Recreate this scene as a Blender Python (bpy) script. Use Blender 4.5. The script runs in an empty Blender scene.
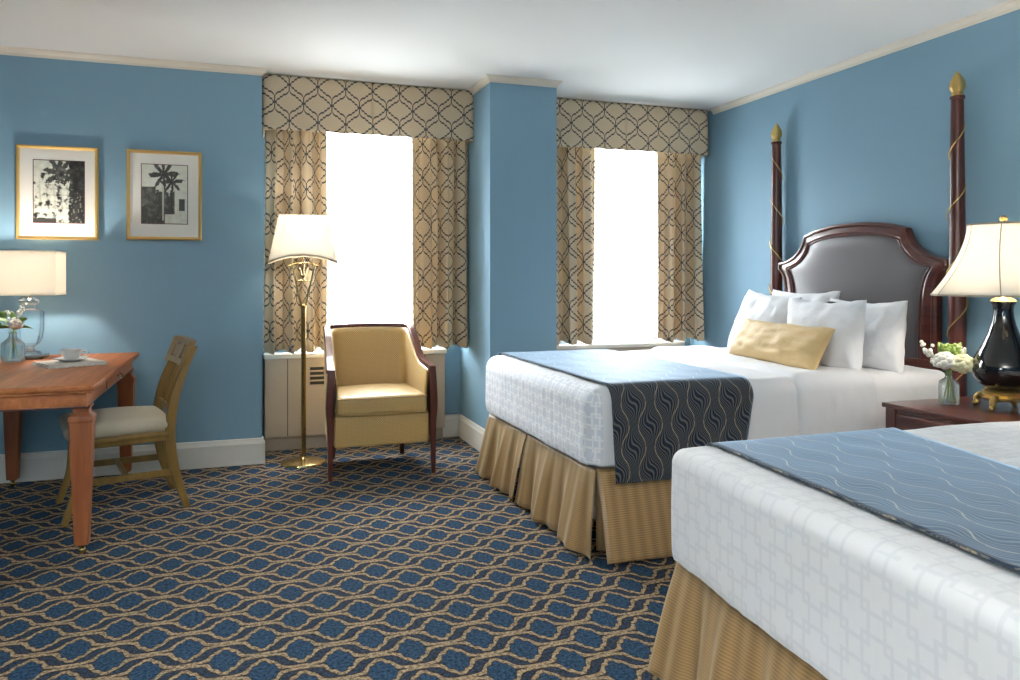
import bpy, math, random
from mathutils import Vector, Matrix, noise
PI = math.pi
R = math.radians
random.seed(7)
scn = bpy.context.scene
COL = scn.collection
scn.view_settings.view_transform = 'Standard'
scn.view_settings.look = 'None'
scn.view_settings.exposure = 0.5
scn.view_settings.gamma = 1.0
scn.view_settings.use_curve_mapping = False

# ------------------------------------------------------------------ camera
cd = bpy.data.cameras.new('camera')
cam = bpy.data.objects.new('camera', cd)
COL.objects.link(cam)
YAW = math.atan(267 / 773)
cam.location = (0, 0, 1.23)
cam.rotation_euler = (PI / 2, 0, -YAW)
cd.sensor_width = 36
cd.lens = 773 / 1020 * 36
cd.shift_y = -63 / 1020
scn.camera = cam

# ------------------------------------------------------------------ node helpers
def mat(name):
    m = bpy.data.materials.new(name)
    m.use_nodes = True
    m.node_tree.nodes.clear()
    return m


class NT:
    def __init__(s, name):
        s.m = mat(name)
        s.t = s.m.node_tree
        s.out = s.t.nodes.new('ShaderNodeOutputMaterial')

    def node(s, kind, **kw):
        n = s.t.nodes.new(kind)
        for k, v in kw.items():
            if k.startswith('i_'):
                s.set(n.inputs[k[2:].replace('_', ' ')], v)
            else:
                setattr(n, k, v)
        return n

    def set(s, inp, v):
        if isinstance(v, X):
            s.t.links.new(v.o, inp)
        elif isinstance(v, bpy.types.NodeSocket):
            s.t.links.new(v, inp)
        else:
            if inp.type == 'RGBA' and isinstance(v, (tuple, list)) and len(v) == 3:
                v = (*v, 1)
            inp.default_value = v

    def math(s, op, a, b=None, c=None, clamp=False):
        n = s.t.nodes.new('ShaderNodeMath')
        n.operation = op
        n.use_clamp = clamp
        s.set(n.inputs[0], a)
        if b is not None: s.set(n.inputs[1], b)
        if c is not None: s.set(n.inputs[2], c)
        return X(s, n.outputs[0])

    def sep(s, vec):
        n = s.node('ShaderNodeSeparateXYZ')
        s.t.links.new(vec, n.inputs[0])
        return [X(s, o) for o in n.outputs]

    def comb(s, x, y, z=0.0):
        n = s.node('ShaderNodeCombineXYZ')
        for i, v in enumerate((x, y, z)): s.set(n.inputs[i], v)
        return n.outputs[0]

    def uv(s):
        return s.node('ShaderNodeTexCoord').outputs['UV']

    def obj(s):
        return s.node('ShaderNodeTexCoord').outputs['Object']

    def noise(s, vec, scale, detail=3, rough=.5):
        n = s.node('ShaderNodeTexNoise')
        if vec is not None: s.t.links.new(vec, n.inputs['Vector'])
        n.inputs['Scale'].default_value = scale
        n.inputs['Detail'].default_value = detail
        n.inputs['Roughness'].default_value = rough
        return X(s, n.outputs[0])

    def scalev(s, vec, sc):
        n = s.node('ShaderNodeMapping')
        s.t.links.new(vec, n.inputs[0])
        n.inputs['Scale'].default_value = sc
        return n.outputs[0]

    def mix(s, f, a, b):
        n = s.node('ShaderNodeMix', data_type='RGBA')
        s.set(n.inputs[0], f); s.set(n.inputs[6], a); s.set(n.inputs[7], b)
        return n.outputs[2]

    def bump(s, h, strength=.3, dist=.005):
        n = s.node('ShaderNodeBump')
        n.inputs['Strength'].default_value = strength
        n.inputs['Distance'].default_value = dist
        s.set(n.inputs['Height'], h)
        return n.outputs[0]

    def ramp(s, f, pts):
        n = s.node('ShaderNodeValToRGB')
        cr = n.color_ramp
        while len(cr.elements) < len(pts): cr.elements.new(.5)
        for e, (p, c) in zip(cr.elements, pts):
            e.position = p; e.color = (*c, 1)
        s.set(n.inputs[0], f)
        return n.outputs[0]

    def curve(s, f, pts):
        n = s.node('ShaderNodeFloatCurve')
        c = n.mapping.curves[0]
        n.mapping.use_clip = False
        while len(c.points) < len(pts): c.points.new(.5, .5)
        for p, (x, y) in zip(c.points, pts):
            p.location = (x, y); p.handle_type = 'AUTO'
        n.mapping.update()
        s.set(n.inputs['Value'], f)
        return X(s, n.outputs[0])

    def bsdf(s, color, rough=.6, metal=0, normal=None, **kw):
        n = s.node('ShaderNodeBsdfPrincipled')
        s.set(n.inputs['Base Color'], color)
        s.set(n.inputs['Roughness'], rough)
        n.inputs['Metallic'].default_value = metal
        if normal is not None: s.t.links.new(normal, n.inputs['Normal'])
        for k, v in kw.items(): s.set(n.inputs[k], v)
        return n

    def done(s, n):
        s.t.links.new(n.outputs[0] if hasattr(n, 'outputs') else n, s.out.inputs[0])
        return s.m


class X:
    def __init__(s, t, o): s.t, s.o = t, o
    def __add__(s, b): return s.t.math('ADD', s, b)
    def __radd__(s, b): return s.t.math('ADD', s, b)
    def __sub__(s, b): return s.t.math('SUBTRACT', s, b)
    def __rsub__(s, b): return s.t.math('SUBTRACT', b, s)
    def __mul__(s, b): return s.t.math('MULTIPLY', s, b)
    def __rmul__(s, b): return s.t.math('MULTIPLY', s, b)
    def __truediv__(s, b): return s.t.math('DIVIDE', s, b)
    def abs(s): return s.t.math('ABSOLUTE', s)
    def lt(s, b): return s.t.math('LESS_THAN', s, b)
    def gt(s, b): return s.t.math('GREATER_THAN', s, b)
    def min(s, b): return s.t.math('MINIMUM', s, b)
    def max(s, b): return s.t.math('MAXIMUM', s, b)
    def sin(s): return s.t.math('SINE', s)
    def cos(s): return s.t.math('COSINE', s)
    def fract(s): return s.t.math('FRACT', s)
    def floor(s): return s.t.math('FLOOR', s)
    def wrap(s): return s.t.math('SUBTRACT', s.t.math('FRACT', s + .5), .5)      # to -0.5..0.5
    def soft(s, a, b):                                                          # 1 below a, 0 above b
        n = s.t.node('ShaderNodeMapRange', interpolation_type='SMOOTHSTEP')
        s.t.set(n.inputs[0], s)
        n.inputs[1].default_value = a; n.inputs[2].default_value = b
        n.inputs[3].default_value = 1; n.inputs[4].default_value = 0
        return X(s.t, n.outputs[0])


def plain(name, color, rough=.5, metal=0, nscale=0, nstr=.1, var=.0, **kw):
    t = NT(name)
    o = t.obj()
    c = color
    if var:
        f = t.noise(o, 3, 4)
        c = t.mix(f, tuple(x * (1 - var) for x in color), tuple(min(1, x * (1 + var)) for x in color))
    nm = t.bump(t.noise(o, nscale, 3), nstr, .003) if nscale else None
    return t.done(t.bsdf(c, rough, metal, nm, **kw))


def wood(name, dark, light, axis=0, scale=14, rough=.3, coat=.3, stretch=12):
    t = NT(name)
    sc = [scale * 1.0] * 3
    sc[axis] = scale / stretch
    v = t.scalev(t.obj(), sc)
    f = t.noise(v, 1.6, 5, .6)
    g = t.noise(v, 7, 3, .5)
    h = f * .75 + g * .25
    c = t.ramp(h, [(.32, dark), (.52, tuple((a + b) / 2 for a, b in zip(dark, light))), (.7, light)])
    return t.done(t.bsdf(c, rough, 0, t.bump(g, .05, .001), **{'Coat Weight': coat, 'Coat Roughness': .15}))


M = {}
# painted walls: the same light matt blue everywhere
M['blue'] = plain('blue_wall_paint', (.205, .350, .455), .62, nscale=180, nstr=.04, **{'Specular IOR Level': .35})
M['ceil'] = plain('white_ceiling_paint', (.86, .87, .86), .8, nscale=90, nstr=.03)
M['trim'] = plain('cream_trim_paint', (.72, .66, .56), .45)
M['white_trim'] = plain('white_trim_paint', (.74, .71, .65), .4)
M['sill'] = plain('white_sill_paint', (.80, .78, .72), .35)
M['cab'] = plain('taupe_metal_paint', (.40, .33, .26), .45, var=.03)
M['black'] = plain('black_gap', (.012, .012, .012), .7)
M['sash'] = plain('white_sash_paint', (.75, .76, .76), .4)


def carpet():
    t = NT('patterned_carpet')
    o = t.obj()
    x, y, z = t.sep(o)
    wob = t.noise(o, 60, 2)
    wob2 = t.noise(o, 77, 2)
    u = (x - .178) / .2335 + (wob - .5) * .035
    v = (y - 2.642) / .24 + (wob2 - .5) * .035

    def half(u, v):
        a = u.wrap().abs()
        b = v.wrap().abs()
        w = t.curve(a, [(0, .350), (.04, .340), (.072, .292), (.10, .262), (.135, .248), (.165, .190), (.20, .118), (.24, .075), (.30, .050), (.5, .034)])
        g = t.curve(a, [(0, 1), (.05, .75), (.085, .65), (.12, .9), (.16, .6), (.19, .48), (.22, .55), (.27, .85), (.35, 1), (.5, 1)])
        return (b - w) * g, a
    D1, a1 = half(u, v)
    D2, a2 = half(u + .5, v + .5)
    th = .026
    near = D1.abs().min(D2.abs())
    tan = near.soft(th, th + .016)

    def med(D, a):
        return D.soft(-.060, -.046) * a.soft(.195, .215)
    blue = med(D1, a1).max(med(D2, a2))
    lf = D1.min(D2)
    leaf = 1 - lf.soft(.050, .066)
    c = t.mix(leaf, (.042, .030, .028), (.030, .048, .080))
    c = t.mix(blue, c, (.026, .066, .125))
    fib = 1 - t.noise(o, 85, 4, .8).soft(.36, .64)
    tanc = t.mix(t.noise(o, 110, 2), (.26, .18, .10), (.48, .36, .23))
    c = t.mix(tan, c, tanc)
    n = t.mix(fib, (.30, .30, .30), (1.4, 1.4, 1.4))
    mm = t.node('ShaderNodeMix', data_type='RGBA', blend_type='MULTIPLY')
    mm.inputs[0].default_value = 1
    t.set(mm.inputs[6], c); t.set(mm.inputs[7], n)
    return t.done(t.bsdf(mm.outputs[2], .95, 0, t.bump(fib, .4, .004), **{'Specular IOR Level': .12}))


M['carpet'] = carpet()


def trellis(name, uvscale=(.188, .245), ground=(.66, .54, .375), line=(.030, .035, .055)):
    t = NT(name)
    uvn = t.uv()
    x, y, z = t.sep(uvn)
    u = x / uvscale[0]
    v = y / uvscale[1]
    a = u.wrap().abs()
    b = v.wrap().abs()

    def g(a):        # a 0..0.5 -> 0..0.30, stepped rise
        return t.curve(a, [(0, 0.0), (.06, .025), (.10, .082), (.15, .088), (.20, .150), (.25, .156), (.30, .212), (.36, .218), (.42, .250), (.465, .290), (.5, .37)])
    d1 = (b - g(a)).abs()
    d2 = ((.5 - b) - g(.5 - a)).abs()
    v1 = a.max(b - .15)
    v2 = (.5 - a).max((.5 - b) - .15)
    d = d1.min(d2) * .78
    d = d.min(v1).min(v2)
    ln = d.soft(.014, .025)
    fine = t.noise(t.scalev(uvn, (500, 60, 1)), 1, 2)
    gr = t.mix(fine, tuple(q * .86 for q in ground), tuple(min(1, q * 1.14) for q in ground))
    col = t.mix(ln * .93, gr, line)
    b1 = t.bsdf(col, .5, 0, t.bump(fine, .08, .001), **{'Sheen Weight': .2, 'Sheen Roughness': .4})
    tr = t.node('ShaderNodeBsdfTranslucent')
    t.set(tr.inputs[0], col)
    mx = t.node('ShaderNodeMixShader')
    mx.inputs[0].default_value = .20
    t.t.links.new(b1.outputs[0], mx.inputs[1]); t.t.links.new(tr.outputs[0], mx.inputs[2])
    return t.done(mx)


M['curtain'] = trellis('beige_trellis_curtain_cloth')


def sheer():
    t = NT('white_sheer_voile')
    w = t.noise(t.scalev(t.uv(), (60, .6, 1)), 1, 3)
    a = t.node('ShaderNodeBsdfTranslucent'); a.inputs[0].default_value = (.93, .94, .96, 1)
    d = t.node('ShaderNodeBsdfDiffuse'); d.inputs[0].default_value = (.90, .90, .90, 1)
    tr = t.node('ShaderNodeBsdfTransparent'); tr.inputs[0].default_value = (1, 1, 1, 1)
    m1 = t.node('ShaderNodeMixShader'); m1.inputs[0].default_value = .4
    t.t.links.new(a.outputs[0], m1.inputs[1]); t.t.links.new(d.outputs[0], m1.inputs[2])
    m2 = t.node('ShaderNodeMixShader')
    t.set(m2.inputs[0], w * .3 + .48)
    t.t.links.new(m1.outputs[0], m2.inputs[1]); t.t.links.new(tr.outputs[0], m2.inputs[2])
    return t.done(m2)


M['sheer'] = sheer()


def pane():
    t = NT('window_glass')
    tr = t.node('ShaderNodeBsdfTransparent'); tr.inputs[0].default_value = (.96, .98, .98, 1)
    gl = t.node('ShaderNodeBsdfGlossy'); gl.inputs['Roughness'].default_value = .02
    m = t.node('ShaderNodeMixShader'); m.inputs[0].default_value = .06
    t.t.links.new(tr.outputs[0], m.inputs[1]); t.t.links.new(gl.outputs[0], m.inputs[2])
    return t.done(m)


M['pane'] = pane()


def coverlet(name, ground, line, half=.325, P=.105, th=.028, wrinkle=.3):
    t = NT(name)
    uvn = t.uv()
    x, y, z = t.sep(uvn)
    u = x / P; v = y / P

    def ring(u, v, hx, hy):
        return (u.wrap().abs() - hx).max(v.wrap().abs() - hy).abs()
    d = ring(u, v, half, half).min(ring(u + .5, v + .5, half, half))
    ln = d.soft(th, th + .03)
    big = t.noise(t.obj(), 5, 3) * .7 + t.noise(t.scalev(t.obj(), (5, 24, 5)), 1, 3) * .9
    c = t.mix(ln, ground, line)
    return t.done(t.bsdf(c, .75, 0, t.bump(big, wrinkle, .02), **{'Sheen Weight': .15, 'Specular IOR Level': .4}))


M['coverlet'] = coverlet('white_coverlet_interlocking_squares', (.68, .70, .76), (.86, .86, .88), P=.10)
M['coverlet_b'] = coverlet('white_coverlet_grey_squares', (.80, .80, .81), (.73, .735, .755), half=.325, P=.125, th=.022)


def linen(name, c, s=6, st=.35):
    t = NT(name)
    o = t.obj()
    h = t.noise(o, s, 4, .55)
    return t.done(t.bsdf(c, .7, 0, t.bump(h, st, .02), **{'Sheen Weight': .1, 'Specular IOR Level': .25}))


M['linen'] = linen('white_bed_linen', (.78, .78, .80))
M['pillow'] = linen('white_pillow_cotton', (.84, .84, .86), 9, .45)


def runner():
    t = NT('navy_feather_runner_cloth')
    x, y, z = t.sep(t.uv())
    per = .083; L = .20
    Xc = x / per
    w = Xc + (y / L * (2 * PI)).sin() * (Xc * PI).cos() * .28
    fw = w.fract()
    lines = ((fw * 8 + y / .030).fract() - .5).abs()
    ln = lines.soft(.12, .26)
    edge = (fw - .5).abs()
    e = 1 - edge.soft(.43, .48)
    gate = (y / L + w.floor() * .5 + .25).fract()
    e = e * ((1 - gate.soft(.35, .7)) * .95 + .05)
    c = t.mix(ln * .8, (.014, .020, .040), (.15, .14, .11))
    c = t.mix(e, c, (.38, .31, .20))
    return t.done(t.bsdf(c, .62, 0, t.bump(lines, .12, .001), **{'Sheen Weight': .8, 'Sheen Roughness': .36, 'Sheen Tint': (.55, .76, 1.0), 'Specular IOR Level': .2, 'Specular Tint': (.5, .75, 1.0)}))


M['runner'] = runner()


def goldcloth(name, c1, c2, vper=.009, band=.055):
    t = NT(name)
    x, y, z = t.sep(t.uv())
    n = t.noise(t.uv(), 30, 2)
    rib = ((y / vper + n * .3) * (2 * PI)).sin() * .5 + .5
    bd = ((x / band) * (2 * PI)).sin() * .5 + .5
    c = t.mix(rib * .5 + bd * .4, c1, c2)
    return t.done(t.bsdf(c, .42, 0, t.bump(rib, .12, .001), **{'Sheen Weight': .25, 'Sheen Tint': (1, .85, .6)}))


M['skirt'] = goldcloth('gold_striped_bed_skirt_cloth', (.18, .105, .040), (.40, .250, .110))


def dotted():
    t = NT('gold_dotted_upholstery')
    x, y, z = t.sep(t.uv())
    p = .016
    def dot(u, v): 
        a = u.wrap(); b = v.wrap()
        return t.math('SQRT', a * a + b * b)
    d = dot(x / p, y / p).min(dot(x / p + .5, y / p + .5))
    c = t.mix(d.soft(.18, .26), (.39, .245, .080), (.56, .385, .155))
    return t.done(t.bsdf(c, .42, 0, t.bump(d, .2, .001), **{'Sheen Weight': .5, 'Sheen Tint': (1, .85, .55), 'Sheen Roughness': .35}))


M['dotted'] = dotted()
M['mahog'] = wood('dark_mahogany', (.040, .008, .006), (.135, .030, .018), 2, 16)
M['mahog_y'] = wood('dark_mahogany_across', (.045, .009, .007), (.150, .034, .020), 1, 16)
M['cherry'] = wood('orange_cherry_wood', (.30, .078, .015), (.60, .200, .048), 1, 10, .50, .03)
M['cherry_z_shaded'] = wood('orange_cherry_upright_shaded', (.20, .048, .011), (.42, .125, .032), 2, 10, .50, .03)  # upright grain for the legs, darkened to hold the shade under the desk
M['olive'] = wood('olive_gold_painted_wood', (.17, .095, .020), (.28, .165, .040), 2, 10, .38, .1)
M['cream_seat'] = linen('cream_woven_seat_cloth', (.62, .54, .40), 220, .25)
M['leather'] = plain('dark_grey_leather', (.095, .085, .090), .36, nscale=160, nstr=.12, **{'Specular IOR Level': .6})
M['gold'] = plain('gilt_metal', (.62, .42, .15), .34, .9, nscale=60, nstr=.15)
M['brass'] = plain('polished_brass', (.60, .44, .19), .22, 1)
M['goldframe'] = plain('gilt_frame', (.72, .48, .17), .38, .75, nscale=50, nstr=.1)
M['matboard'] = plain('ivory_mat_board', (.82, .80, .74), .8)
M['porcelain'] = plain('white_porcelain', (.82, .82, .80), .15, **{'Coat Weight': .4})
M['blackglaze'] = plain('black_glazed_ceramic', (.004, .004, .005), .08, **{'Coat Weight': .7, 'Coat Roughness': .03})
M['darkbase'] = plain('dark_stone_base', (.10, .075, .06), .2, **{'Coat Weight': .5})
M['paper'] = NT('newsprint')
_t = M['paper']
_x, _y, _z = _t.sep(_t.obj())
_l = ((_y / .007).fract() - .5).abs()
_g = _t.noise(_t.scalev(_t.obj(), (40, 40, 1)), 1, 2)
M['paper'] = _t.done(_t.bsdf(_t.mix(_l.soft(.16, .26) * _g.soft(.35, .6) * .6, (.70, .66, .60), (.22, .20, .19)), .8))
M['gilt_bolster'] = linen('gold_satin_bolster', (.60, .42, .20), 12, .35)
M['leaf'] = plain('green_leaf', (.10, .20, .035), .45, var=.3)
M['leaf_pale'] = plain('pale_green_leaf', (.30, .42, .10), .5, var=.3)
M['stem'] = plain('green_stem', (.20, .30, .07), .5)
M['petal'] = plain('white_petal', (.84, .82, .74), .6, var=.04)
M['petal_y'] = plain('cream_yellow_petal', (.80, .78, .50), .6, var=.1)
M['petal_p'] = plain('blush_petal', (.82, .70, .60), .6, var=.05)
M['brick'] = plain('pale_far_stone', (.50, .50, .52), .8)
M['farglass'] = plain('far_window_glass', (.16, .18, .22), .3)


def shade_mat(name, c, tr=.55):
    t = NT(name)
    weave = t.noise(t.scalev(t.obj(), (300, 300, 300)), 1, 2)
    d = t.node('ShaderNodeBsdfDiffuse'); t.set(d.inputs[0], t.mix(weave, tuple(q * .95 for q in c), c))
    a = t.node('ShaderNodeBsdfTranslucent'); t.set(a.inputs[0], c)
    m = t.node('ShaderNodeMixShader'); m.inputs[0].default_value = tr
    t.t.links.new(d.outputs[0], m.inputs[1]); t.t.links.new(a.outputs[0], m.inputs[2])
    return t.done(m)


M['shade'] = shade_mat('cream_lamp_shade_silk', (.88, .85, .78), .5)
M['shade_seam'] = plain('shade_seam_tape', (.42, .36, .27), .7)


def glass(name, c=(1, 1, 1), rough=0.0, ior=1.45):
    t = NT(name)
    g = t.node('ShaderNodeBsdfGlass'); g.inputs['Color'].default_value = (*c, 1)
    g.inputs['Roughness'].default_value = rough; g.inputs['IOR'].default_value = ior
    tr = t.node('ShaderNodeBsdfTransparent'); tr.inputs[0].default_value = (*c, 1)
    m = t.node('ShaderNodeMixShader'); m.inputs[0].default_value = .35
    t.t.links.new(g.outputs[0], m.inputs[1]); t.t.links.new(tr.outputs[0], m.inputs[2])
    return t.done(m)


M['glass'] = glass('clear_bottle_glass', (.97, .985, .98))
M['crystal'] = glass('clear_crystal', (.97, .99, 1), 0.02, 1.5)


def artmat():
    t = NT('printed_photograph')
    a = t.node('ShaderNodeAttribute', attribute_name='ink')
    return t.done(t.bsdf(a.outputs['Color'], .6))


M['art'] = artmat()

# ------------------------------------------------------------------ mesh helpers
class MB:
    def __init__(s):
        s.v = []; s.f = []; s.uv = {}; s.mi = {}

    def add(s, vs, fs, uvs=None, mi=0):
        o = len(s.v)
        s.v += [Vector(p) for p in vs]
        for i, f in enumerate(fs):
            k = len(s.f)
            s.f.append(tuple(q + o for q in f))
            if uvs: s.uv[k] = [uvs[q] for q in f]
            if mi: s.mi[k] = mi
        return s

    # rounded box
    def box(s, x0, x1, y0, y1, z0, z1, r=.003, n=(1, 1, 1), seg=2, skip=(), fn=None, mi=0):
        x0, x1 = min(x0, x1), max(x0, x1); y0, y1 = min(y0, y1), max(y0, y1); z0, z1 = min(z0, z1), max(z0, z1)
        r = min(r, (x1 - x0) * .499, (y1 - y0) * .499, (z1 - z0) * .499)
        lo = (x0, y0, z0); hi = (x1, y1, z1)

        def ax(a, b, n):
            L = [a + r - r * math.tan(PI / 4 * (1 - k / seg)) for k in range(seg)]
            m = [a + r + (b - a - 2 * r) * k / n for k in range(n + 1)]
            return L + m + [b - r + r * math.tan(PI / 4 * (k + 1) / seg) for k in range(seg)]
        A = [ax(lo[i], hi[i], n[i]) for i in range(3)]
        idx = {}; vs = []; fs = []

        def P(p):
            q = [min(max(p[i], lo[i] + r), hi[i] - r) for i in range(3)]
            d = Vector(p) - Vector(q)
            if d.length > 1e-9: d = d.normalized() * r
            w = Vector(q) + d
            key = tuple(round(c, 6) for c in w)
            if key not in idx:
                idx[key] = len(vs); vs.append(w)
            return idx[key]
        for axx in range(3):
            b, c = [(1, 2), (2, 0), (0, 1)][axx]
            for side in (0, 1):
                if (axx, side) in skip: continue
                for i in range(len(A[b]) - 1):
                    for j in range(len(A[c]) - 1):
                        q = []
                        for (ii, jj) in ((i, j), (i + 1, j), (i + 1, j + 1), (i, j + 1)):
                            p = [0, 0, 0]
                            p[axx] = hi[axx] if side else lo[axx]
                            p[b] = A[b][ii]; p[c] = A[c][jj]
                            q.append(P(p))
                        if not side: q.reverse()
                        qq = []
                        for t in q:
                            if t not in qq: qq.append(t)
                        if len(qq) > 2: fs.append(tuple(qq))
        if fn: vs = [Vector(fn(p)) for p in vs]
        s.add(vs, fs, mi=mi)
        return s

    def lathe(s, prof, c=(0, 0, 0), n=32, rot=0, sq=None, cap=True):
        vs = []; fs = []
        for (r, z) in prof:
            for k in range(n):
                a = 2 * PI * k / n + rot
                rr = r * (sq(a) if sq else 1)
                vs.append((c[0] + rr * math.cos(a), c[1] + rr * math.sin(a), c[2] + z))
        m = len(prof)
        for i in range(m - 1):
            for k in range(n):
                k2 = (k + 1) % n
                fs.append((i * n + k, i * n + k2, (i + 1) * n + k2, (i + 1) * n + k))
        if cap:
            if prof[0][0] > 1e-4: fs.append(tuple(reversed(range(n))))
            if prof[-1][0] > 1e-4: fs.append(tuple((m - 1) * n + k for k in range(n)))
        s.add(vs, fs)
        return s

    def sweep(s, path, sec, up=(0, 0, 1), closed=False, scale=None, cap=True, twist=None):
        # sec: list of 2D (a,b): a along side, b along 'up-ish' direction
        path = [Vector(p) for p in path]
        n = len(path); k = len(sec)
        vs = []; fs = []
        up = Vector(up)
        for i, p in enumerate(path):
            if closed: t = path[(i + 1) % n] - path[i - 1]
            else: t = path[min(i + 1, n - 1)] - path[max(i - 1, 0)]
            t.normalize()
            sd = t.cross(up)
            if sd.length < 1e-4: sd = t.cross(Vector((1, 0, 0)))
            sd.normalize()
            u2 = sd.cross(t).normalized()
            sc = scale(i / (n - 1)) if scale else 1
            if not isinstance(sc, tuple): sc = (sc, sc)
            # mitre compensation
            m = 1
            if 0 < i < n - 1 or closed:
                a = (path[i] - path[i - 1]).normalized(); m = 1 / max(.5, abs(a.dot(t)))
            for (a, b) in sec:
                vs.append(p + sd * (a * sc[0] * m) + u2 * (b * sc[1]))
        rng = n if closed else n - 1
        for i in range(rng):
            i2 = (i + 1) % n
            for j in range(k):
                j2 = (j + 1) % k
                fs.append((i * k + j, i * k + j2, i2 * k + j2, i2 * k + j))
        if cap and not closed:
            fs.append(tuple(reversed(range(k))))
            fs.append(tuple((n - 1) * k + j for j in range(k)))
        s.add(vs, fs)
        return s

    def tube(s, path, r, n=10, taper=None):
        sec = [(math.cos(2 * PI * k / n) * r, math.sin(2 * PI * k / n) * r) for k in range(n)]
        path = [Vector(p) for p in path]
        # parallel transport
        vs = []; fs = []
        t0 = (path[1] - path[0]).normalized()
        nrm = t0.orthogonal().normalized()
        for i, p in enumerate(path):
            t = (path[min(i + 1, len(path) - 1)] - path[max(i - 1, 0)]).normalized()
            nrm = (nrm - t * nrm.dot(t)).normalized()
            b = t.cross(nrm)
            sc = taper(i / (len(path) - 1)) if taper else 1
            for (a, c) in sec: vs.append(p + nrm * a * sc + b * c * sc)
        for i in range(len(path) - 1):
            for j in range(n):
                j2 = (j + 1) % n
                fs.append((i * n + j, i * n + j2, (i + 1) * n + j2, (i + 1) * n + j))
        fs.append(tuple(reversed(range(n)))); fs.append(tuple((len(path) - 1) * n + j for j in range(n)))
        s.add(vs, fs)
        return s

    def ball(s, c, r, n=12, m=8, sc=(1, 1, 1), rough=0, seed=0):
        vs = []; fs = []
        for i in range(m + 1):
            ph = PI * i / m
            for k in range(n):
                a = 2 * PI * k / n
                d = Vector((math.sin(ph) * math.cos(a), math.sin(ph) * math.sin(a), -math.cos(ph)))
                rr = r * (1 + rough * noise.noise(d * 3.1 + Vector((seed, seed * 1.7, 0))))
                vs.append((c[0] + d.x * rr * sc[0], c[1] + d.y * rr * sc[1], c[2] + d.z * rr * sc[2]))
        for i in range(m):
            for k in range(n):
                k2 = (k + 1) % n
                q = (i * n + k, i * n + k2, (i + 1) * n + k2, (i + 1) * n + k)
                fs.append(q)
        s.add(vs, fs)
        return s

    # grid from function f(i,j) -> (pos, uv)
    def grid(s, f, nu, nv, flip=False):
        vs = []; uvs = []; fs = []
        for i in range(nu + 1):
            for j in range(nv + 1):
                p, q = f(i / nu, j / nv)
                vs.append(p); uvs.append(q)
        for i in range(nu):
            for j in range(nv):
                a = i * (nv + 1) + j
                q = (a, a + nv + 1, a + nv + 2, a + 1)
                fs.append(tuple(reversed(q)) if flip else q)
        s.add(vs, fs, uvs)
        return s

    def prism(s, out, d0, d1, axis=0):
        # out: list of (a,b); axis 0 -> extrude in x with (a,b)=(y,z); 1 -> y with (x,z); 2 -> z with (x,y)
        def P(a, b, d):
            return [(d, a, b), (a, d, b), (a, b, d)][axis]
        n = len(out)
        vs = [P(a, b, d0) for a, b in out] + [P(a, b, d1) for a, b in out]
        fs = [tuple(range(n)), tuple(reversed(range(n, 2 * n)))]
        for i in range(n):
            j = (i + 1) % n
            fs.append((i, i + n, j + n, j))
        s.add(vs, fs)
        return s

    def map(s, fn):
        s.v = [Vector(fn(p)) for p in s.v]
        return s

    def build(s, name, m, parent=None, smooth=True, angle=35, solid=0, bevel=0, kind=None, plain_side=None, offset=0):
        me = bpy.data.meshes.new(name)
        me.from_pydata([tuple(v) for v in s.v], [], s.f)
        ms = m if isinstance(m, list) else [m]
        for q in ms: me.materials.append(M[q])
        uvl = me.uv_layers.new(name='UVMap')
        for p in me.polygons:
            p.use_smooth = smooth
            if p.index in s.mi: p.material_index = s.mi[p.index]
            if p.index in s.uv:
                for li, q in zip(p.loop_indices, s.uv[p.index]): uvl.data[li].uv = q
            else:
                nn = p.normal
                k = max(range(3), key=lambda i: abs(nn[i]))
                for li in p.loop_indices:
                    co = me.vertices[me.loops[li].vertex_index].co
                    uvl.data[li].uv = [(co.y, co.z), (co.x, co.z), (co.x, co.y)][k]
        me.validate()
        import bmesh
        bm = bmesh.new(); bm.from_mesh(me)
        if not s.uv:
            bmesh.ops.recalc_face_normals(bm, faces=bm.faces)
        bm.to_mesh(me); bm.free()
        if smooth: me.set_sharp_from_angle(angle=R(angle))
        me.update()
        o = bpy.data.objects.new(name, me)
        COL.objects.link(o)
        if solid:
            md = o.modifiers.new('thickness', 'SOLIDIFY'); md.thickness = solid; md.offset = offset
        if bevel:
            md = o.modifiers.new('bevel', 'BEVEL'); md.width = bevel; md.segments = 2; md.limit_method = 'ANGLE'
        if parent is not None: o.parent = parent
        if kind: o['kind'] = kind
        return o


def empty(name, loc, rz=0):
    o = bpy.data.objects.new(name, None)
    COL.objects.link(o)
    o.location = loc; o.rotation_euler = (0, 0, rz)
    o.empty_display_size = .1
    return o


def tag(o, label, cat, group=None):
    o['label'] = label; o['category'] = cat
    if group: o['group'] = group
    return o


def thing(name, label, cat, loc=(0, 0, 0), rz=0, group=None):
    return tag(empty(name, loc, rz), label, cat, group)


def struct(o):
    o['kind'] = 'structure'
    return o


def interp(pts, n):
    """Catmull-Rom through points"""
    pts = [Vector(p) for p in pts]
    P = [pts[0] * 2 - pts[1]] + pts + [pts[-1] * 2 - pts[-2]]
    out = []
    for i in range(1, len(P) - 2):
        for k in range(n):
            t = k / n
            a, b, c, d = P[i - 1], P[i], P[i + 1], P[i + 2]
            out.append(.5 * ((2 * b) + (c - a) * t + (2 * a - 5 * b + 4 * c - d) * t * t + (3 * b - a - 3 * c + d) * t ** 3))
    out.append(pts[-1])
    return out


def rect(a, b): return [(-a, -b), (a, -b), (a, b), (-a, b)]
def smooth01(t): t = max(0, min(1, t)); return t * t * (3 - 2 * t)


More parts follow.
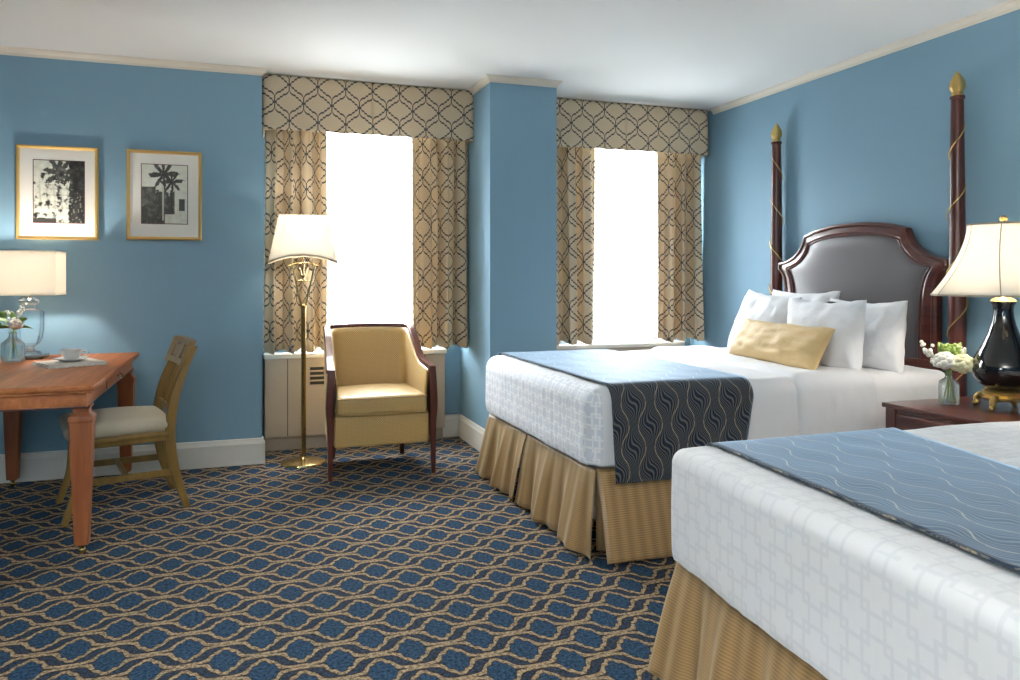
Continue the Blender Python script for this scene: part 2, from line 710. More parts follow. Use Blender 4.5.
# ------------------------------------------------------------------ room shell
H = 2.605
XR = 3.643; YL = 5.364; YW = 5.79; XC = .118
PX0, PX1, PY = 1.593, 2.084, 5.03
XB, YB = -3.4, -2.6
def wall(name, *boxes):
    b = MB()
    for q in boxes: b.box(*q, r=.0005, seg=1)
    o = b.build(name, 'blue', smooth=False)
    return struct(o)


b = MB(); b.box(XB - .2, XR + .2, YB - .2, YW + .25, -.1, 0, r=.0005, seg=1)
struct(b.build('floor', 'carpet', smooth=False))
b = MB(); b.box(XB - .2, XR + .2, YB - .2, YW + .25, H, H + .1, r=.0005, seg=1)
struct(b.build('ceiling', 'ceil', smooth=False))
wall('wall_left_front', (XB, XC, YL, YW + .2, 0, H))
W1 = (.36, 1.40, .70, 2.42); W2 = (2.50, 3.44, .70, 2.42)
wy0, wy1 = YW, YW + .2
wall('wall_window', (XC, W1[0], wy0, wy1, 0, H), (W1[1], W2[0], wy0, wy1, 0, H), (W2[1], XR, wy0, wy1, 0, H),
     (W1[0], W1[1], wy0, wy1, 0, W1[2]), (W1[0], W1[1], wy0, wy1, W1[3], H),
     (W2[0], W2[1], wy0, wy1, 0, W2[2]), (W2[0], W2[1], wy0, wy1, W2[3], H))
wall('wall_pilaster', (PX0, PX1, PY, YW, 0, H))
wall('wall_right', (XR, XR + .2, YB, YW + .2, 0, H))
W3 = (-1.7, -.7, 1.1, 2.2)
wall('wall_far_left', (XB - .2, XB, YB, W3[0], 0, H), (XB - .2, XB, W3[1], YW, 0, H), (XB - .2, XB, W3[0], W3[1], 0, W3[2]), (XB - .2, XB, W3[0], W3[1], W3[3], H))
wall('wall_back', (XB - .2, XR + .2, YB - .2, YB, 0, H))

# crown moulding and baseboards follow the wall line
crown = [(0, -.045), (.006, -.045), (.010, -.030), (.030, -.012), (.034, 0), (0, 0)]
base = [(0, 0), (.020, 0), (.020, .135), (.012, .150), (.010, .165), (0, .170)]


def mould(name, pts, prof, z, m):
    """pts: plan polyline; the room is on the right-hand side of the walk"""
    b = MB()
    P = [Vector((x, y, 0)) for x, y in pts]
    n = len(P); vs = []; k = len(prof)
    for i in range(n):
        d0 = (P[i] - P[i - 1]).normalized() if i else (P[1] - P[0]).normalized()
        d1 = (P[i + 1] - P[i]).normalized() if i < n - 1 else d0
        n0 = Vector((d0.y, -d0.x, 0)); n1 = Vector((d1.y, -d1.x, 0))
        m_ = (n0 + n1); m_ = m_ / max(.3, m_.dot(n0))
        for a, h in prof: vs.append(P[i] + m_ * a + Vector((0, 0, z + h)))
    fs = []
    for i in range(n - 1):
        for j in range(k):
            j2 = (j + 1) % k
            fs.append((i * k + j, i * k + j2, (i + 1) * k + j2, (i + 1) * k + j))
    fs += [tuple(range(k)), tuple(reversed(range((n - 1) * k, n * k)))]
    b.add(vs, fs)
    return struct(b.build(name, m, angle=25))


mould('trim_crown_left', [(XB, YL), (XC, YL), (XC, YL + .05)], crown, H, 'trim')
mould('trim_crown_pilaster', [(PX0, YW - .30), (PX0, PY), (PX1, PY), (PX1, YW - .30)], crown, H, 'trim')
mould('trim_crown_right', [(XR, YW - .35), (XR, YB)], crown, H, 'trim')
mould('baseboard_left', [(XB, YL), (XC, YL), (XC, YL + .05)], base, 0, 'white_trim')
mould('baseboard_pilaster', [(1.445, YW), (PX0, YW), (PX0, PY), (PX1, PY), (PX1, YW)], base, 0, 'white_trim')
mould('baseboard_right', [(XR, YW), (XR, YB)], base, 0, 'white_trim')


def window(name, W, y=5.85):
    x0, x1, z0, z1 = W
    root = struct(empty(name, ((x0 + x1) / 2, y, z0)))
    def P(b, nm, m):
        b.map(lambda p: p - Vector(root.location)); return b.build(nm, m, root)
    b = MB()
    b.box(x0, x0 + .04, y - .04, y + .08, z0, z1); b.box(x1 - .04, x1, y - .04, y + .08, z0, z1)
    b.box(x0, x1, y - .04, y + .08, z1 - .04, z1); b.box(x0, x1, y - .04, y + .08, z0, z0 + .03)
    P(b, 'window_frame', 'sash')
    zm = 1.625
    for (a, c, yy) in ((z0 + .03, zm + .02, y - .01), (zm - .02, z1 - .04, y + .03)):
        b = MB()
        b.box(x0 + .04, x0 + .085, yy, yy + .035, a, c); b.box(x1 - .085, x1 - .04, yy, yy + .035, a, c)
        b.box(x0 + .04, x1 - .04, yy, yy + .035, a, a + .045); b.box(x0 + .04, x1 - .04, yy, yy + .035, c - .045, c)
        s = P(b, 'sash', 'sash')
        b = MB(); b.box(x0 + .08, x1 - .08, yy + .014, yy + .020, a + .04, c - .04, r=.0005, seg=1)
        P(b, 'pane', 'pane').parent = s
    return root


window('window_1', W1); window('window_2', W2)


def fill_window(name):  # unseen window, added so that fill light enters from the left
    root = struct(empty(name, (XB - .1, (W3[0] + W3[1]) / 2, W3[2])))
    b = MB(); y0 = W3[0] - root.location.y; y1 = W3[1] - root.location.y; h = W3[3] - W3[2]
    for q in (y0, (y0 + y1) / 2 - .025, y1 - .05): b.box(-.03, .05, q, q + .05, 0, h)
    for q in (0, h / 2 - .02, h - .05): b.box(-.03, .05, y0, y1, q, q + .05)
    b.build('window_frame', 'sash', root)
    b = MB(); b.box(-.005, .005, y0, y1, 0, h, r=.0005, seg=1); b.build('pane', 'pane', root)


fill_window('side_fill_window')


# ------------------------------------------------------------------ buildings outside
def far_building(x0, x1, y, ztop, label, n, m):
    t = thing('apartment_building', label, 'building', ((x0 + x1) / 2, y, -25))
    w = (x1 - x0) / 2
    MB().box(-w, w, 0, 12, 0, ztop + 25, r=.05, seg=1).build('facade', 'brick', t, smooth=False)
    MB().box(-w - .4, w + .4, -.4, 12.4, ztop + 25, ztop + 25.5, r=.05, seg=1).build('cornice', 'brick', t, smooth=False)
    for i in range(n):
        for j in range(m):
            x = -w + (i + .5) * 2 * w / n; z = ztop + 25 - 2.2 - 3.4 * j
            MB().box(x - .7, x + .7, -.06, .05, z - .9, z + .9, r=.02, seg=1).build('window', 'farglass', t, smooth=False)


far_building(0, 11, 46, .2, 'pale building faintly seen through the sheer curtains behind the armchair', 4, 2)
far_building(19, 34, 50, -.4, 'pale building faintly seen through the window sheers beyond the far bed', 5, 2)

# ------------------------------------------------------------------ radiator covers
def radiator(x0, x1, label, grilles):
    t = thing('radiator_cover', label, 'radiator cover', (x0, 5.66, 0), 0)
    w = x1 - x0; d = .128
    b = MB(); b.box(0, w, 0, d, .10, .655, r=.004); b.build('cabinet_body', 'cab', t)
    MB().box(.004, w - .004, .05, d, .001, .10, r=.002).build('toe_kick', 'cab', t)
    MB().box(-.006, w + .010, -.018, d, .6555, .690, r=.007).build('top_ledge', 'sill', t)
    for k, xx in enumerate((w * .12, w * .5, w * .88)):
        MB().box(xx - .0025, xx + .0025, -.0015, .004, .11, .65, r=.0005, seg=1).build('panel_seam', 'black', t) if k != 1 else None
    for gx in grilles:
        g = MB(); g.box(gx, gx + .20, -.004, .004, .455, .60, r=.003); gr = g.build('grille', 'cab', t)
        b = MB()
        for k in range(4): b.box(gx + .008, gx + .192, -.0055, .002, .465 + k * .034, .465 + k * .034 + .022, r=.002)
        b.build('grille_slots', 'black', gr)


radiator(.142, 1.438, 'taupe radiator cover under the left window behind the armchair', (.30, .80))
radiator(2.10, 3.49, 'radiator cover with white ledge under the right window beyond the bed', (.3, .9))


# ------------------------------------------------------------------ curtains
def folds(s, k, ph, seed):
    return math.sin(2 * PI * k * s + ph + 1.1 * noise.noise(Vector((s * 4, seed, 0))))


def curtain(x0, x1, y, z0, z1, k, amp, label, seed, lean=0, flare=.0):
    N = 150; L = [0]
    def P(s, z):
        t = (z1 - z) / (z1 - z0)
        a = amp * (.65 + .5 * t)
        sw = .012 * math.sin(3 * t + s * 5 + seed)
        xx = x0 + (x1 - x0) * s + lean * t * (s - .5) * 2 * .5 + .010 * math.cos(2 * PI * k * s * 2) + sw * .5
        yy = y + a * folds(s, k, seed, seed) + .3 * a * math.sin(2 * PI * k * 2.3 * s + seed * 2)
        zz = z + (.012 * math.sin(2 * PI * k * s + seed) * (1 if t > .99 else 0))
        return Vector((xx, yy, zz))
    zc = (z0 + z1) / 2
    for i in range(1, N + 1): L.append(L[-1] + (P(i / N, zc) - P((i - 1) / N, zc)).length)
    b = MB()
    b.grid(lambda a, c: (P(a, z1 + (z0 - z1) * c), (L[round(a * N)] + seed * .13, z1 + (z0 - z1) * c)), N, 24)
    o = b.build('drape_curtain', 'curtain', None, solid=.004, angle=80)
    c0 = Vector(((x0 + x1) / 2, y, z0))
    o.data.transform(Matrix.Translation(-c0)); o.location = c0
    return tag(o, label, 'curtain', 'patterned drapes at the two windows')


curtain(.128, .55, 5.560, .715, 2.26, 3.4, .056, 'beige trellis drape on the left side of the left window, behind the floor lamp', 1.3)
curtain(1.15, 1.588, 5.560, .715, 2.26, 3.4, .056, 'beige trellis drape on the right side of the left window, beside the blue pilaster', 4.1, lean=.03)
curtain(2.105, 2.63, 5.560, .715, 2.26, 4.0, .056, 'beige trellis drape on the left side of the right window, next to the blue pilaster', 2.2)
curtain(3.175, 3.615, 5.560, .715, 2.26, 3.4, .056, 'beige trellis drape on the right side of the right window, in the room corner', 5.4, lean=.03)


def sheer_panel(x0, x1, label, seed):
    N = 160
    k = 9
    b = MB()
    def F(a, c):
        z = 2.33 + (.700 - 2.33) * c
        y = 5.725 + .012 * math.sin(2 * PI * k * a + 1.5 * noise.noise(Vector((a * 5, seed, 0))) + seed) + .004 * math.sin(2 * PI * 23 * a)
        return Vector((x0 + (x1 - x0) * a, y, z)), (a * (x1 - x0) * 1.2 + seed, z)
    b.grid(F, N, 8)
    o = b.build('sheer_curtain', 'sheer', angle=80)
    c0 = Vector(((x0 + x1) / 2, 5.725, .7)); o.data.transform(Matrix.Translation(-c0)); o.location = c0
    tag(o, label, 'sheer curtain', 'white sheers at the two windows')


sheer_panel(.30, .885, 'white sheer curtain, left panel of the left window, behind the floor lamp', 1)
sheer_panel(.875, 1.45, 'white sheer curtain, right panel of the left window, above the armchair', 2.4)
sheer_panel(2.40, 2.98, 'white sheer curtain, left panel of the right window', 3.3)
sheer_panel(2.97, 3.54, 'white sheer curtain, right panel of the right window', 4.7)


def valence(x0, x1, label, seed, leftreturn=True):
    # padded board pelmet with a centre pleat; z 2.225 .. 2.586
    y = 5.435; z0, z1 = 2.222, 2.588
    xc = (x0 + x1) / 2
    root = thing('window_valance', label, 'valance', (xc, y, z0), 0)
    NX = 120
    b = MB()
    def F(a, c):
        z = z1 + (z0 - z1) * c
        x = x0 + (x1 - x0) * a
        pl = math.exp(-((x - xc) / .006) ** 2) * .012
        end = min(a, 1 - a) * (x1 - x0)
        rnd = .014 * math.exp(-(end / .012) ** 1)
        yy = y + pl + rnd - .010 * c - .003 * math.sin(a * 9 + seed)
        zz = z + (.007 * (math.exp(-(end / .04) ** 2)) * -1 if c > .9 else 0) + (.003 * math.sin(x * 37) if c > .99 else 0)
        xs = x + (.004 if a > .99 else (-.004 if a < .01 else 0)) * c
        return Vector((xs - xc, yy - y, zz - z0)), (x - xc, z - z1 + .06)
    b.grid(F, NX, 14)
    b.build('valance_front', 'curtain', root, solid=.012, offset=1 if False else -1, angle=60)
    for sx, xx in ((-1, x0), (1, x1)):
        b = MB()
        b.box(xx - xc - (.012 if sx > 0 else 0), xx - xc + (.012 if sx < 0 else 0), .018, YW - y - .002, 0, z1 - z0, r=.004)
        b.build('valance_return', 'curtain', root)
    MB().box(x0 - xc + .014, x1 - xc - .014, .02, YW - y - .002, z1 - z0 - .02, z1 - z0, r=.001).build('top_board', 'cab', root)
    MB().box(-.0025, .0025, .000, .013, .004, z1 - z0 - .003, r=.001).build('pleat_shade', 'black', root)  # black strip stands in for the shade inside the pleat
    # navy cord along the top edge
    MB().tube([(x0 - xc + .004, -.001, z1 - z0 - .001), (0, -.004, z1 - z0 - .001), (x1 - xc - .004, -.001, z1 - z0 - .001)], .0035, 8).build('top_cord', 'black', root)


valence(.130, 1.588, 'beige trellis pelmet valance over the left window', 0)
valence(2.092, 3.58, 'beige trellis pelmet valance over the right window', 2)

# ------------------------------------------------------------------ framed prints
def ink(kind, u, v):
    """u 0..1 left-right, v 0..1 bottom-top; returns grey"""
    n = noise.fractal(Vector((u * 9, v * 12, kind * 7)), 1.0, 2.0, 5)
    n2 = noise.noise(Vector((u * 22, v * 28, kind * 3)))
    if kind == 1:
        g = .80 + .1 * n
        g -= .10 * (math.sin(v * 60) > .55) * (u > .25) * (v < .62)
        g -= .10 * (math.sin(u * 45 + v * 5) > .6) * (v < .62)
        if u > .70 + .04 * n2: g = .10 + .10 * n + (.35 if (n2 > .30 and v < .55) else 0)
        r = math.hypot((u - .52) * 1.05, (v - .80) * 1.0)
        fr = .24 + .10 * math.sin(math.atan2(v - .80, u - .52) * 9) + .10 * n2
        if r < fr and v > .62 + .1 * n2: g = .16 + .25 * max(0, n)
        if n < -.22 and v < .80 and u < .72: g *= .62 + 1.2 * (n + .22)
        g -= .18 * max(0, n2 - .1) * (v < .7)
        if v < .07 + .02 * n and u < .45: g = .12
    else:
        g = .80 + .06 * n
        if v < .55 + .10 * n and u < .72: g = .16 + .22 * max(0, n) + .14 * max(0, n2)
        if .30 < v < .62 and u < .3: g = .26 + .2 * n
        for (cx, cz, rr) in ((.48, .84, .34), (.66, .72, .26)):
            r = math.hypot(u - cx, (v - cz) * 1.3)
            a = math.atan2(v - cz, u - cx)
            if r < rr * (.62 + .38 * math.sin(a * 8 + 1)) + .05 * n2: g = .13 + .2 * max(0, n)
        if abs(u - .47) < .018 and .05 < v < .65: g = .70
        if abs(u - .66) < .014 and .2 < v < .6: g = .12
        if abs(u - .88) < .07 and .22 < v < .42: g = .20
        if v < .16 and u > .5: g = .78 + .1 * n
    return max(.03, min(.92, g))


def frame(x0, x1, z0, z1, a, label, kind):
    y = YL
    w = x1 - x0; h = z1 - z0
    root = thing('framed_print', label, 'framed picture', (x0 + w / 2, y - .001, z0), 0)
    fw = .020
    b = MB()
    prof = [(0, 0), (.0, -.020), (.006, -.026), (.014, -.022), (fw, -.014), (fw, 0)]
    # mitred moulding loop
    cs = [(-w / 2, 0), (w / 2, 0), (w / 2, h), (-w / 2, h)]
    ins = [(1, 1), (-1, 1), (-1, -1), (1, -1)]
    vs = []
    for (cx, cz), (ix, iz) in zip(cs, ins):
        for p, d in prof: vs.append((cx + ix * p, d, cz + iz * p))
    k = len(prof); fs = []
    for i in range(4):
        for j in range(k - 1):
            fs.append((i * k + j, i * k + j + 1, ((i + 1) % 4) * k + j + 1, ((i + 1) % 4) * k + j))
    b.add(vs, fs)
    b.build('gilt_frame', 'goldframe', root, angle=20)
    MB().box(-w / 2 + fw * .8, w / 2 - fw * .8, -.012, 0, fw * .8, h - fw * .8, r=.0005, seg=1).build('mat_board', 'matboard', root, smooth=False)
    ax0, ax1, az0, az1 = a
    MB().box(ax0 - .005, ax1 + .005, -.0135, -.0121, az0 - .005, az1 + .005, r=.0003, seg=1).build('inner_fillet', 'mahog', root, smooth=False)
    NX, NZ = 84, 112
    b = MB()
    b.grid(lambda i, j: (Vector((ax0 + (ax1 - ax0) * i, -.0145, az0 + (az1 - az0) * j)), (i, j)), NX, NZ)
    o = b.build('photograph_print', 'art', root, smooth=False)
    at = o.data.color_attributes.new('ink', 'FLOAT_COLOR', 'POINT')
    for i in range(NX + 1):
        for j in range(NZ + 1):
            g = ink(kind, i / NX, j / NZ) ** 1.7
            at.data[i * (NZ + 1) + j].color = (g * .98, g, g * .86, 1)


# ------------------------------------------------------------------ pictures (left one, right one)
frame(-1.288, -.845, 1.457, 2.027, (-.128, .142, .105, .480), 'gold framed palm photograph with pale building, left of the two on the blue wall', 1)
frame(-.688, -.251, 1.465, 2.030, (-.132, .132, .105, .475), 'gold framed photograph of palms along a path, right of the two pictures', 2)

# ------------------------------------------------------------------ desk
desk = thing('writing_desk', 'orange cherry wood writing desk on square tapered legs with brass casters', 'desk', (-1.01, 4.535, 0))
dx0, dx1, dy0, dy1 = -.335, .400, -.78, .775
MB().box(dx0, dx1, dy0, dy1, .736, .762, r=.006).build('desktop', 'cherry', desk)
MB().box(dx0 + .012, dx1 - .012, dy0 + .012, dy1 - .012, .724, .736, r=.004).build('desktop_moulding', 'cherry', desk)
b = MB()
ax0, ax1, ay0, ay1 = dx0 + .035, dx1 - .035, dy0 + .035, dy1 - .035
b.box(ax0, ax1, ay0, ay0 + .02, .665, .724); b.box(ax0, ax1, ay1 - .02, ay1, .665, .724)
b.box(ax0, ax0 + .02, ay0 + .0205, ay1 - .0205, .665, .724); b.box(ax1 - .02, ax1 - .0005, ay0 + .018, ay1 - .018, .6655, .7238)
b.build('apron', 'cherry', desk)
MB().box(ax0 + .0, ax1, ay0 - .004, ay1 + .004, .660, .668, r=.003).build('apron_bead', 'mahog', desk)
dr = MB().box(ax1 - .004, ax1 + .006, -.235, .465, .672, .720, r=.003).build('drawer', 'cherry', desk)
for yy in (.115,):
    b = MB()
    b.tube(interp([(ax1 + .006, yy - .04, .702), (ax1 + .022, yy - .036, .696), (ax1 + .026, yy, .684), (ax1 + .022, yy + .036, .696), (ax1 + .006, yy + .04, .702)], 5), .0035, 8)
    for q in (-.04, .04): b.ball((ax1 + .007, yy + q, .702), .008, 10, 6)
    b.build('bail_handle', 'brass', dr)
for lx in (ax0 + .035, ax1 - .030):
    for ly in (ay0 + .075 if lx > 0 else ay0 + .075, ay1 - .04):
        b = MB()
        def L(h, z): return [(lx - h, ly - h, z), (lx + h, ly - h, z), (lx + h, ly + h, z), (lx - h, ly + h, z)]
        pr = [(.040, .664), (.040, .655), (.032, .650), (.032, .632), (.047, .618), (.049, .612), (.049, .595), (.046, .590), (.028, .050), (.026, .045)]
        vs = []; fs = []
        for h_, z_ in pr: vs += L(h_, z_)
        for i in range(len(pr) - 1):
            for j in range(4):
                j2 = (j + 1) % 4
                fs.append((i * 4 + j, i * 4 + j2, i * 4 + 4 + j2, i * 4 + 4 + j))
        fs += [(0, 1, 2, 3), tuple((len(pr) - 1) * 4 + q for q in (3, 2, 1, 0))]
        b.add(vs, fs)
        lg = b.build('leg', 'cherry_z_shaded', desk, smooth=False, bevel=.002)
        b = MB(); b.lathe([(.010, .045), (.016, .043), (.016, .036), (.010, .033)], (lx, ly, 0), 16)
        b.lathe([(.001, -.016), (.012, -.012), (.0165, 0), (.012, .012), (.001, .016)], (0, 0, 0), 16) if False else None
        b.ball((lx, ly, .0175), .0165, 14, 10)
        b.build('brass_caster', 'brass', lg)

# ------------------------------------------------------------------ desk chair
chair = thing('desk_chair', 'olive gold wooden side chair with curved back and cream seat, pulled up to the desk', 'chair', (-.625, 4.615, 0), R(194))


def post_pts(y): return interp([(-.300, y * 1.03, 0), (-.250, y, .16), (-.222, y, .30), (-.215, y, .42), (-.236, y, .58), (-.280, y, .72), (-.338, y, .862)], 6)


for sy in (-1, 1):
    MB().sweep(post_pts(sy * .205), [(q[0], q[1]) for q in rect(.015, .021)], up=(1, 0, 0), scale=lambda t: (1, .75 + .5 * math.sin(PI * min(1, t * 1.1)) if t < .9 else .8)).build('rear_post', 'olive', chair, angle=40, bevel=.003)
    p = interp([(.205, sy * .225, .43), (.212, sy * .226, .30), (.226, sy * .228, .16), (.275, sy * .235, 0)], 6)
    MB().sweep(p, rect(.016, .017), up=(1, 0, 0), scale=lambda t: 1.15 - .25 * t).build('front_leg', 'olive', chair, angle=40, bevel=.003)
    b = MB(); b.sweep([(-.235, sy * .205, .195), (.222, sy * .226, .195)], rect(.010, .017)); b.build('side_stretcher', 'olive', chair, bevel=.003)
    b = MB(); b.sweep([(-.215, sy * .207, .392), (.205, sy * .228, .392)], rect(.016, .026)); b.build('seat_rail', 'olive', chair, bevel=.006)
    b = MB(); b.tube([(-.205, sy * .223, .400), (.21, sy * .245, .400)], .012, 10); b.build('rail_moulding', 'olive', chair)
b = MB(); b.sweep([(.205, -.225, .392), (.205, .225, .392)], rect(.016, .026)); b.build('seat_rail', 'olive', chair, bevel=.004)
b = MB(); b.sweep([(-.218, -.205, .392), (-.218, .205, .392)], rect(.016, .026)); b.build('seat_rail', 'olive', chair, bevel=.004)
b = MB(); b.sweep([(-.01, -.215, .195), (-.01, .215, .195)], rect(.010, .014)); b.build('cross_stretcher', 'olive', chair, bevel=.003)
b = MB(); b.sweep([(-.228, -.205, .525), (-.228, .205, .525)], rect(.010, .016)); b.build('lower_back_rail', 'olive', chair, bevel=.003)
for yy in (-.045, .045):
    b = MB(); b.sweep(interp([(-.230, yy, .53), (-.262, yy, .66), (-.296, yy, .77)], 5), rect(.010, .009), up=(1, 0, 0)); b.build('back_slat', 'olive', chair, bevel=.002)


def crestmap(p):   # tilt with the posts
    z = p[2]
    off = -.303 - (z - .80) * .42
    curve = -.02 * (1 - (p[1] / .24) ** 2)
    return (p[0] + off + curve, p[1], z)


b = MB()
b.box(.006, .018, -.215, .215, .765, .880, r=.002, n=(1, 12, 4)); b.map(crestmap)
cr = b.build('crest_rail', 'mahog', chair, angle=40)
for y0, y1, z0_, z1_ in ((-.232, .232, .858, .888), (-.232, .232, .752, .780), (-.232, -.165, .7805, .8575), (.165, .232, .7805, .8575), (-.045, .045, .7805, .8575)):
    b = MB(); b.box(-.002, .030, y0, y1, z0_, z1_, r=.003, n=(1, 12, 1)); b.map(crestmap); b.build('crest_frame', 'olive', cr, angle=40)
for y0, y1 in ((-.150, -.060), (.060, .150)):
    b = MB(); b.box(.000, .024, y0, y1, .792, .846, r=.004, n=(1, 4, 3)); b.map(crestmap); b.build('crest_panel', 'olive', cr, angle=40)


def seatmap(p):
    x, y, z = p
    k = 1 + .06 * (x / .24)
    dome = .030 * max(0, 1 - (x / .25) ** 2) * max(0, 1 - (y / .25) ** 2)
    return (x, y * k, z + (dome if z > .47 else 0))


MB().box(-.222, .275, -.236, .236, .412, .490, r=.038, n=(10, 10, 2), seg=5, fn=seatmap).build('seat_cushion', 'cream_seat', chair, angle=80)

# ------------------------------------------------------------------ desk lamp
def box_shade_ring(hx, hy, z, inset=0): return [(-hx, -hy, z), (hx, -hy, z), (hx, hy, z), (-hx, hy, z)]


lamp = thing('crystal_table_lamp', 'table lamp with clear crystal urn body and rectangular cream shade on the desk', 'lamp', (-1.160, 5.10, .7625))
b = MB(); b.box(-.085, .085, -.085, .085, 0, .022, r=.004); b.build('lamp_base', 'darkbase', lamp)
b = MB(); b.lathe([(.001, .022), (.060, .0225), (.062, .030), (.052, .040), (.030, .046), (.024, .060), (.030, .072)], n=8, rot=PI / 8)
b.lathe([(.030, .072), (.050, .085), (.066, .115), (.074, .160), (.076, .215), (.076, .270), (.060, .278), (.030, .286)], n=12)
b.lathe([(.030, .287), (.034, .296), (.030, .306), (.050, .318), (.052, .330), (.036, .346), (.016, .356), (.0, .358)], n=20)
b.build('crystal_body', 'crystal', lamp, angle=20)
MB().tube([(0, 0, .33), (0, 0, .50)], .006, 8).build('lamp_stem', 'brass', lamp)
sz0, sz1 = .368, .612
b = MB()
hx, hy = .158, .140
vs = box_shade_ring(hx, hy, sz0) + box_shade_ring(hx, hy, sz1)
fs = [(i, (i + 1) % 4, 4 + (i + 1) % 4, 4 + i) for i in range(4)]
b.add(vs, fs); sh = b.build('lamp_shade', 'shade', lamp, smooth=False, solid=.002)
b = MB()
for z in (sz0, sz1): MB().sweep([(-hx, -hy, z), (hx, -hy, z), (hx, hy, z), (-hx, hy, z)], rect(.0025, .004), closed=True).build('shade_trim', 'shade', sh)

# vase helpers
def blossom(b, c, r, n=14, seed=0):
    random.seed(seed)
    b.ball(c, r * .72, 10, 8, rough=.3, seed=seed)
    for k in range(n):
        th = k * 2.4; ph = math.acos(1 - 1.5 * (k + .5) / n)
        d = Vector((math.sin(ph) * math.cos(th), math.sin(ph) * math.sin(th), math.cos(ph)))
        p = Vector(c) + d * r * .62
        b.ball(p, r * .42, 8, 6, sc=(1, 1, .8), rough=.35, seed=k + seed)


def leafmesh(b, p, d, L, w, roll=0):
    p = Vector(p); d = Vector(d).normalized()
    sd = d.cross(Vector((0, 0, 1)))
    if sd.length < .1: sd = Vector((1, 0, 0))
    sd.normalize()
    up = sd.cross(d)
    sd2 = sd * math.cos(roll) + up * math.sin(roll); up = sd2.cross(d)
    N = 6; vs = []; fs = []
    for i in range(N + 1):
        t = i / N
        c = p + d * L * t + Vector((0, 0, -1)) * L * .22 * t * t
        ww = w * math.sin(PI * min(.98, t * .93 + .05)) ** .8
        vs += [c - sd2 * ww - up * ww * -.25, c, c + sd2 * ww + up * ww * .25]
    for i in range(N):
        for j in (0, 1): fs.append((i * 3 + j, i * 3 + j + 1, i * 3 + j + 4, i * 3 + j + 3))
    b.add(vs, fs)


# desk flowers
v1 = thing('flower_vase', 'small glass bottle with a blush rose and green leaves at the left of the desk', 'vase', (-1.195, 4.905, .7625))
b = MB(); b.lathe([(.001, .004), (.050, .004), (.057, .010), (.058, .085), (.054, .105), (.030, .128), (.020, .140), (.018, .158), (.023, .165), (.020, .165), (.015, .158), (.017, .140), (.027, .126), (.050, .103), (.054, .085), (.053, .014), (.001, .009)], n=28)
b.build('glass_bottle', 'glass', v1, angle=50)
b = MB()
tips = [(.012, 0, .200), (-.06, .02, .24), (.02, .02, .27), (.05, -.01, .22), (-.03, -.03, .21), (-.02, .03, .28)]
for k, tp in enumerate(tips):
    b.tube(interp([(.03 * math.cos(k * 2), .03 * math.sin(k * 2), .02), (0, 0, .145), tp], 5), .0022, 6)
b.build('stems', 'stem', v1)
b = MB(); blossom(b, (.018, -.015, .205), .036, 16, 3); b.build('rose', 'petal_p', v1, angle=80)
b = MB()
for k, (p, d, L, w, ro) in enumerate([((-.02, 0, .22), (-1, .1, .4), .10, .024, .3), ((-.01, -.02, .19), (-.9, -.5, .15), .09, .024, -.5), ((.02, 0, .19), (1, .2, .1), .075, .02, .4), ((.0, .02, .22), (-.2, .2, 1), .08, .015, .2),
                                      ((.03, 0, .22), (.8, .1, .7), .05, .018, 1.), ((-.03, 0, .24), (-.8, .3, .9), .07, .02, .9), ((-.05, 0, .21), (-1, -.2, -.1), .06, .02, .8)]):
    leafmesh(b, p, d, L, w, ro)
b.build('leaves', 'leaf', v1, solid=.001)
b = MB()
random.seed(4)
for k in range(26):
    t = k / 26
    b.ball((.005 + .045 * t + random.uniform(-.012, .012), .02 + random.uniform(-.015, .015), .235 + .075 * t + random.uniform(-.012, .012)), .0075, 7, 5, rough=.2, seed=k)
for k in range(12):
    b.ball((-.035 + random.uniform(-.014, .014), .02, .25 + random.uniform(-.03, .03)), .007, 7, 5)
b.build('filler_blooms', 'petal', v1, angle=80)

# newspaper, saucer and cup
b = MB()
b.box(-.20, .20, -.145, .145, 0, .006, r=.002, n=(8, 6, 1)); b.box(-.195, .188, -.14, .138, .0065, .0115, r=.002, n=(8, 6, 1)); b.box(-.19, .196, -.135, .142, .012, .017, r=.002, n=(8, 6, 1))
o = b.build('newspaper', 'paper')
o.location = (-.872, 4.66, .7625); o.rotation_euler = (0, 0, R(28)); o.scale = (.72, .95, 1)
tag(o, 'folded newspaper lying on the desk beneath the coffee cup', 'newspaper')
NPT = .7625 + .0175
sc = thing('saucer', 'white saucer resting on the newspaper', 'saucer', (-.866, 4.665, NPT))
MB().lathe([(.001, .003), (.035, .001), (.036, 0.0), (.040, .0), (.060, .008), (.082, .016), (.083, .018), (.060, .012), (.038, .006), (.001, .006)], n=40).build('saucer_dish', 'porcelain', sc, angle=60)
cp = thing('coffee_cup', 'white porcelain cup with handle standing on the saucer', 'cup', (-.866, 4.665, NPT + .0065))
MB().lathe([(.001, .002), (.022, .002), (.024, 0), (.026, .004), (.040, .018), (.048, .040), (.051, .058), (.0495, .058), (.046, .040), (.038, .020), (.022, .008), (.001, .007)], n=40).build('cup_body', 'porcelain', cp, angle=60)
MB().tube(interp([(.045, 0, .048), (.066, .004, .050), (.073, .005, .036), (.060, .003, .020), (.040, 0, .018)], 5), .0035, 8).build('cup_handle', 'porcelain', cp)
sp = MB(); sp.tube([(-.03, -.070, .020), (.06, -.055, .020)], .0022, 6); sp.ball((-.040, -.072, .020), .012, 10, 6, sc=(1.4, .8, .3))
o = sp.build('teaspoon', 'porcelain'); o.data.materials[0] = M['brass'] if False else M['porcelain']
o.location = (-.866, 4.665, NPT - .0005); tag(o, 'small spoon lying on the saucer in front of the cup', 'spoon')

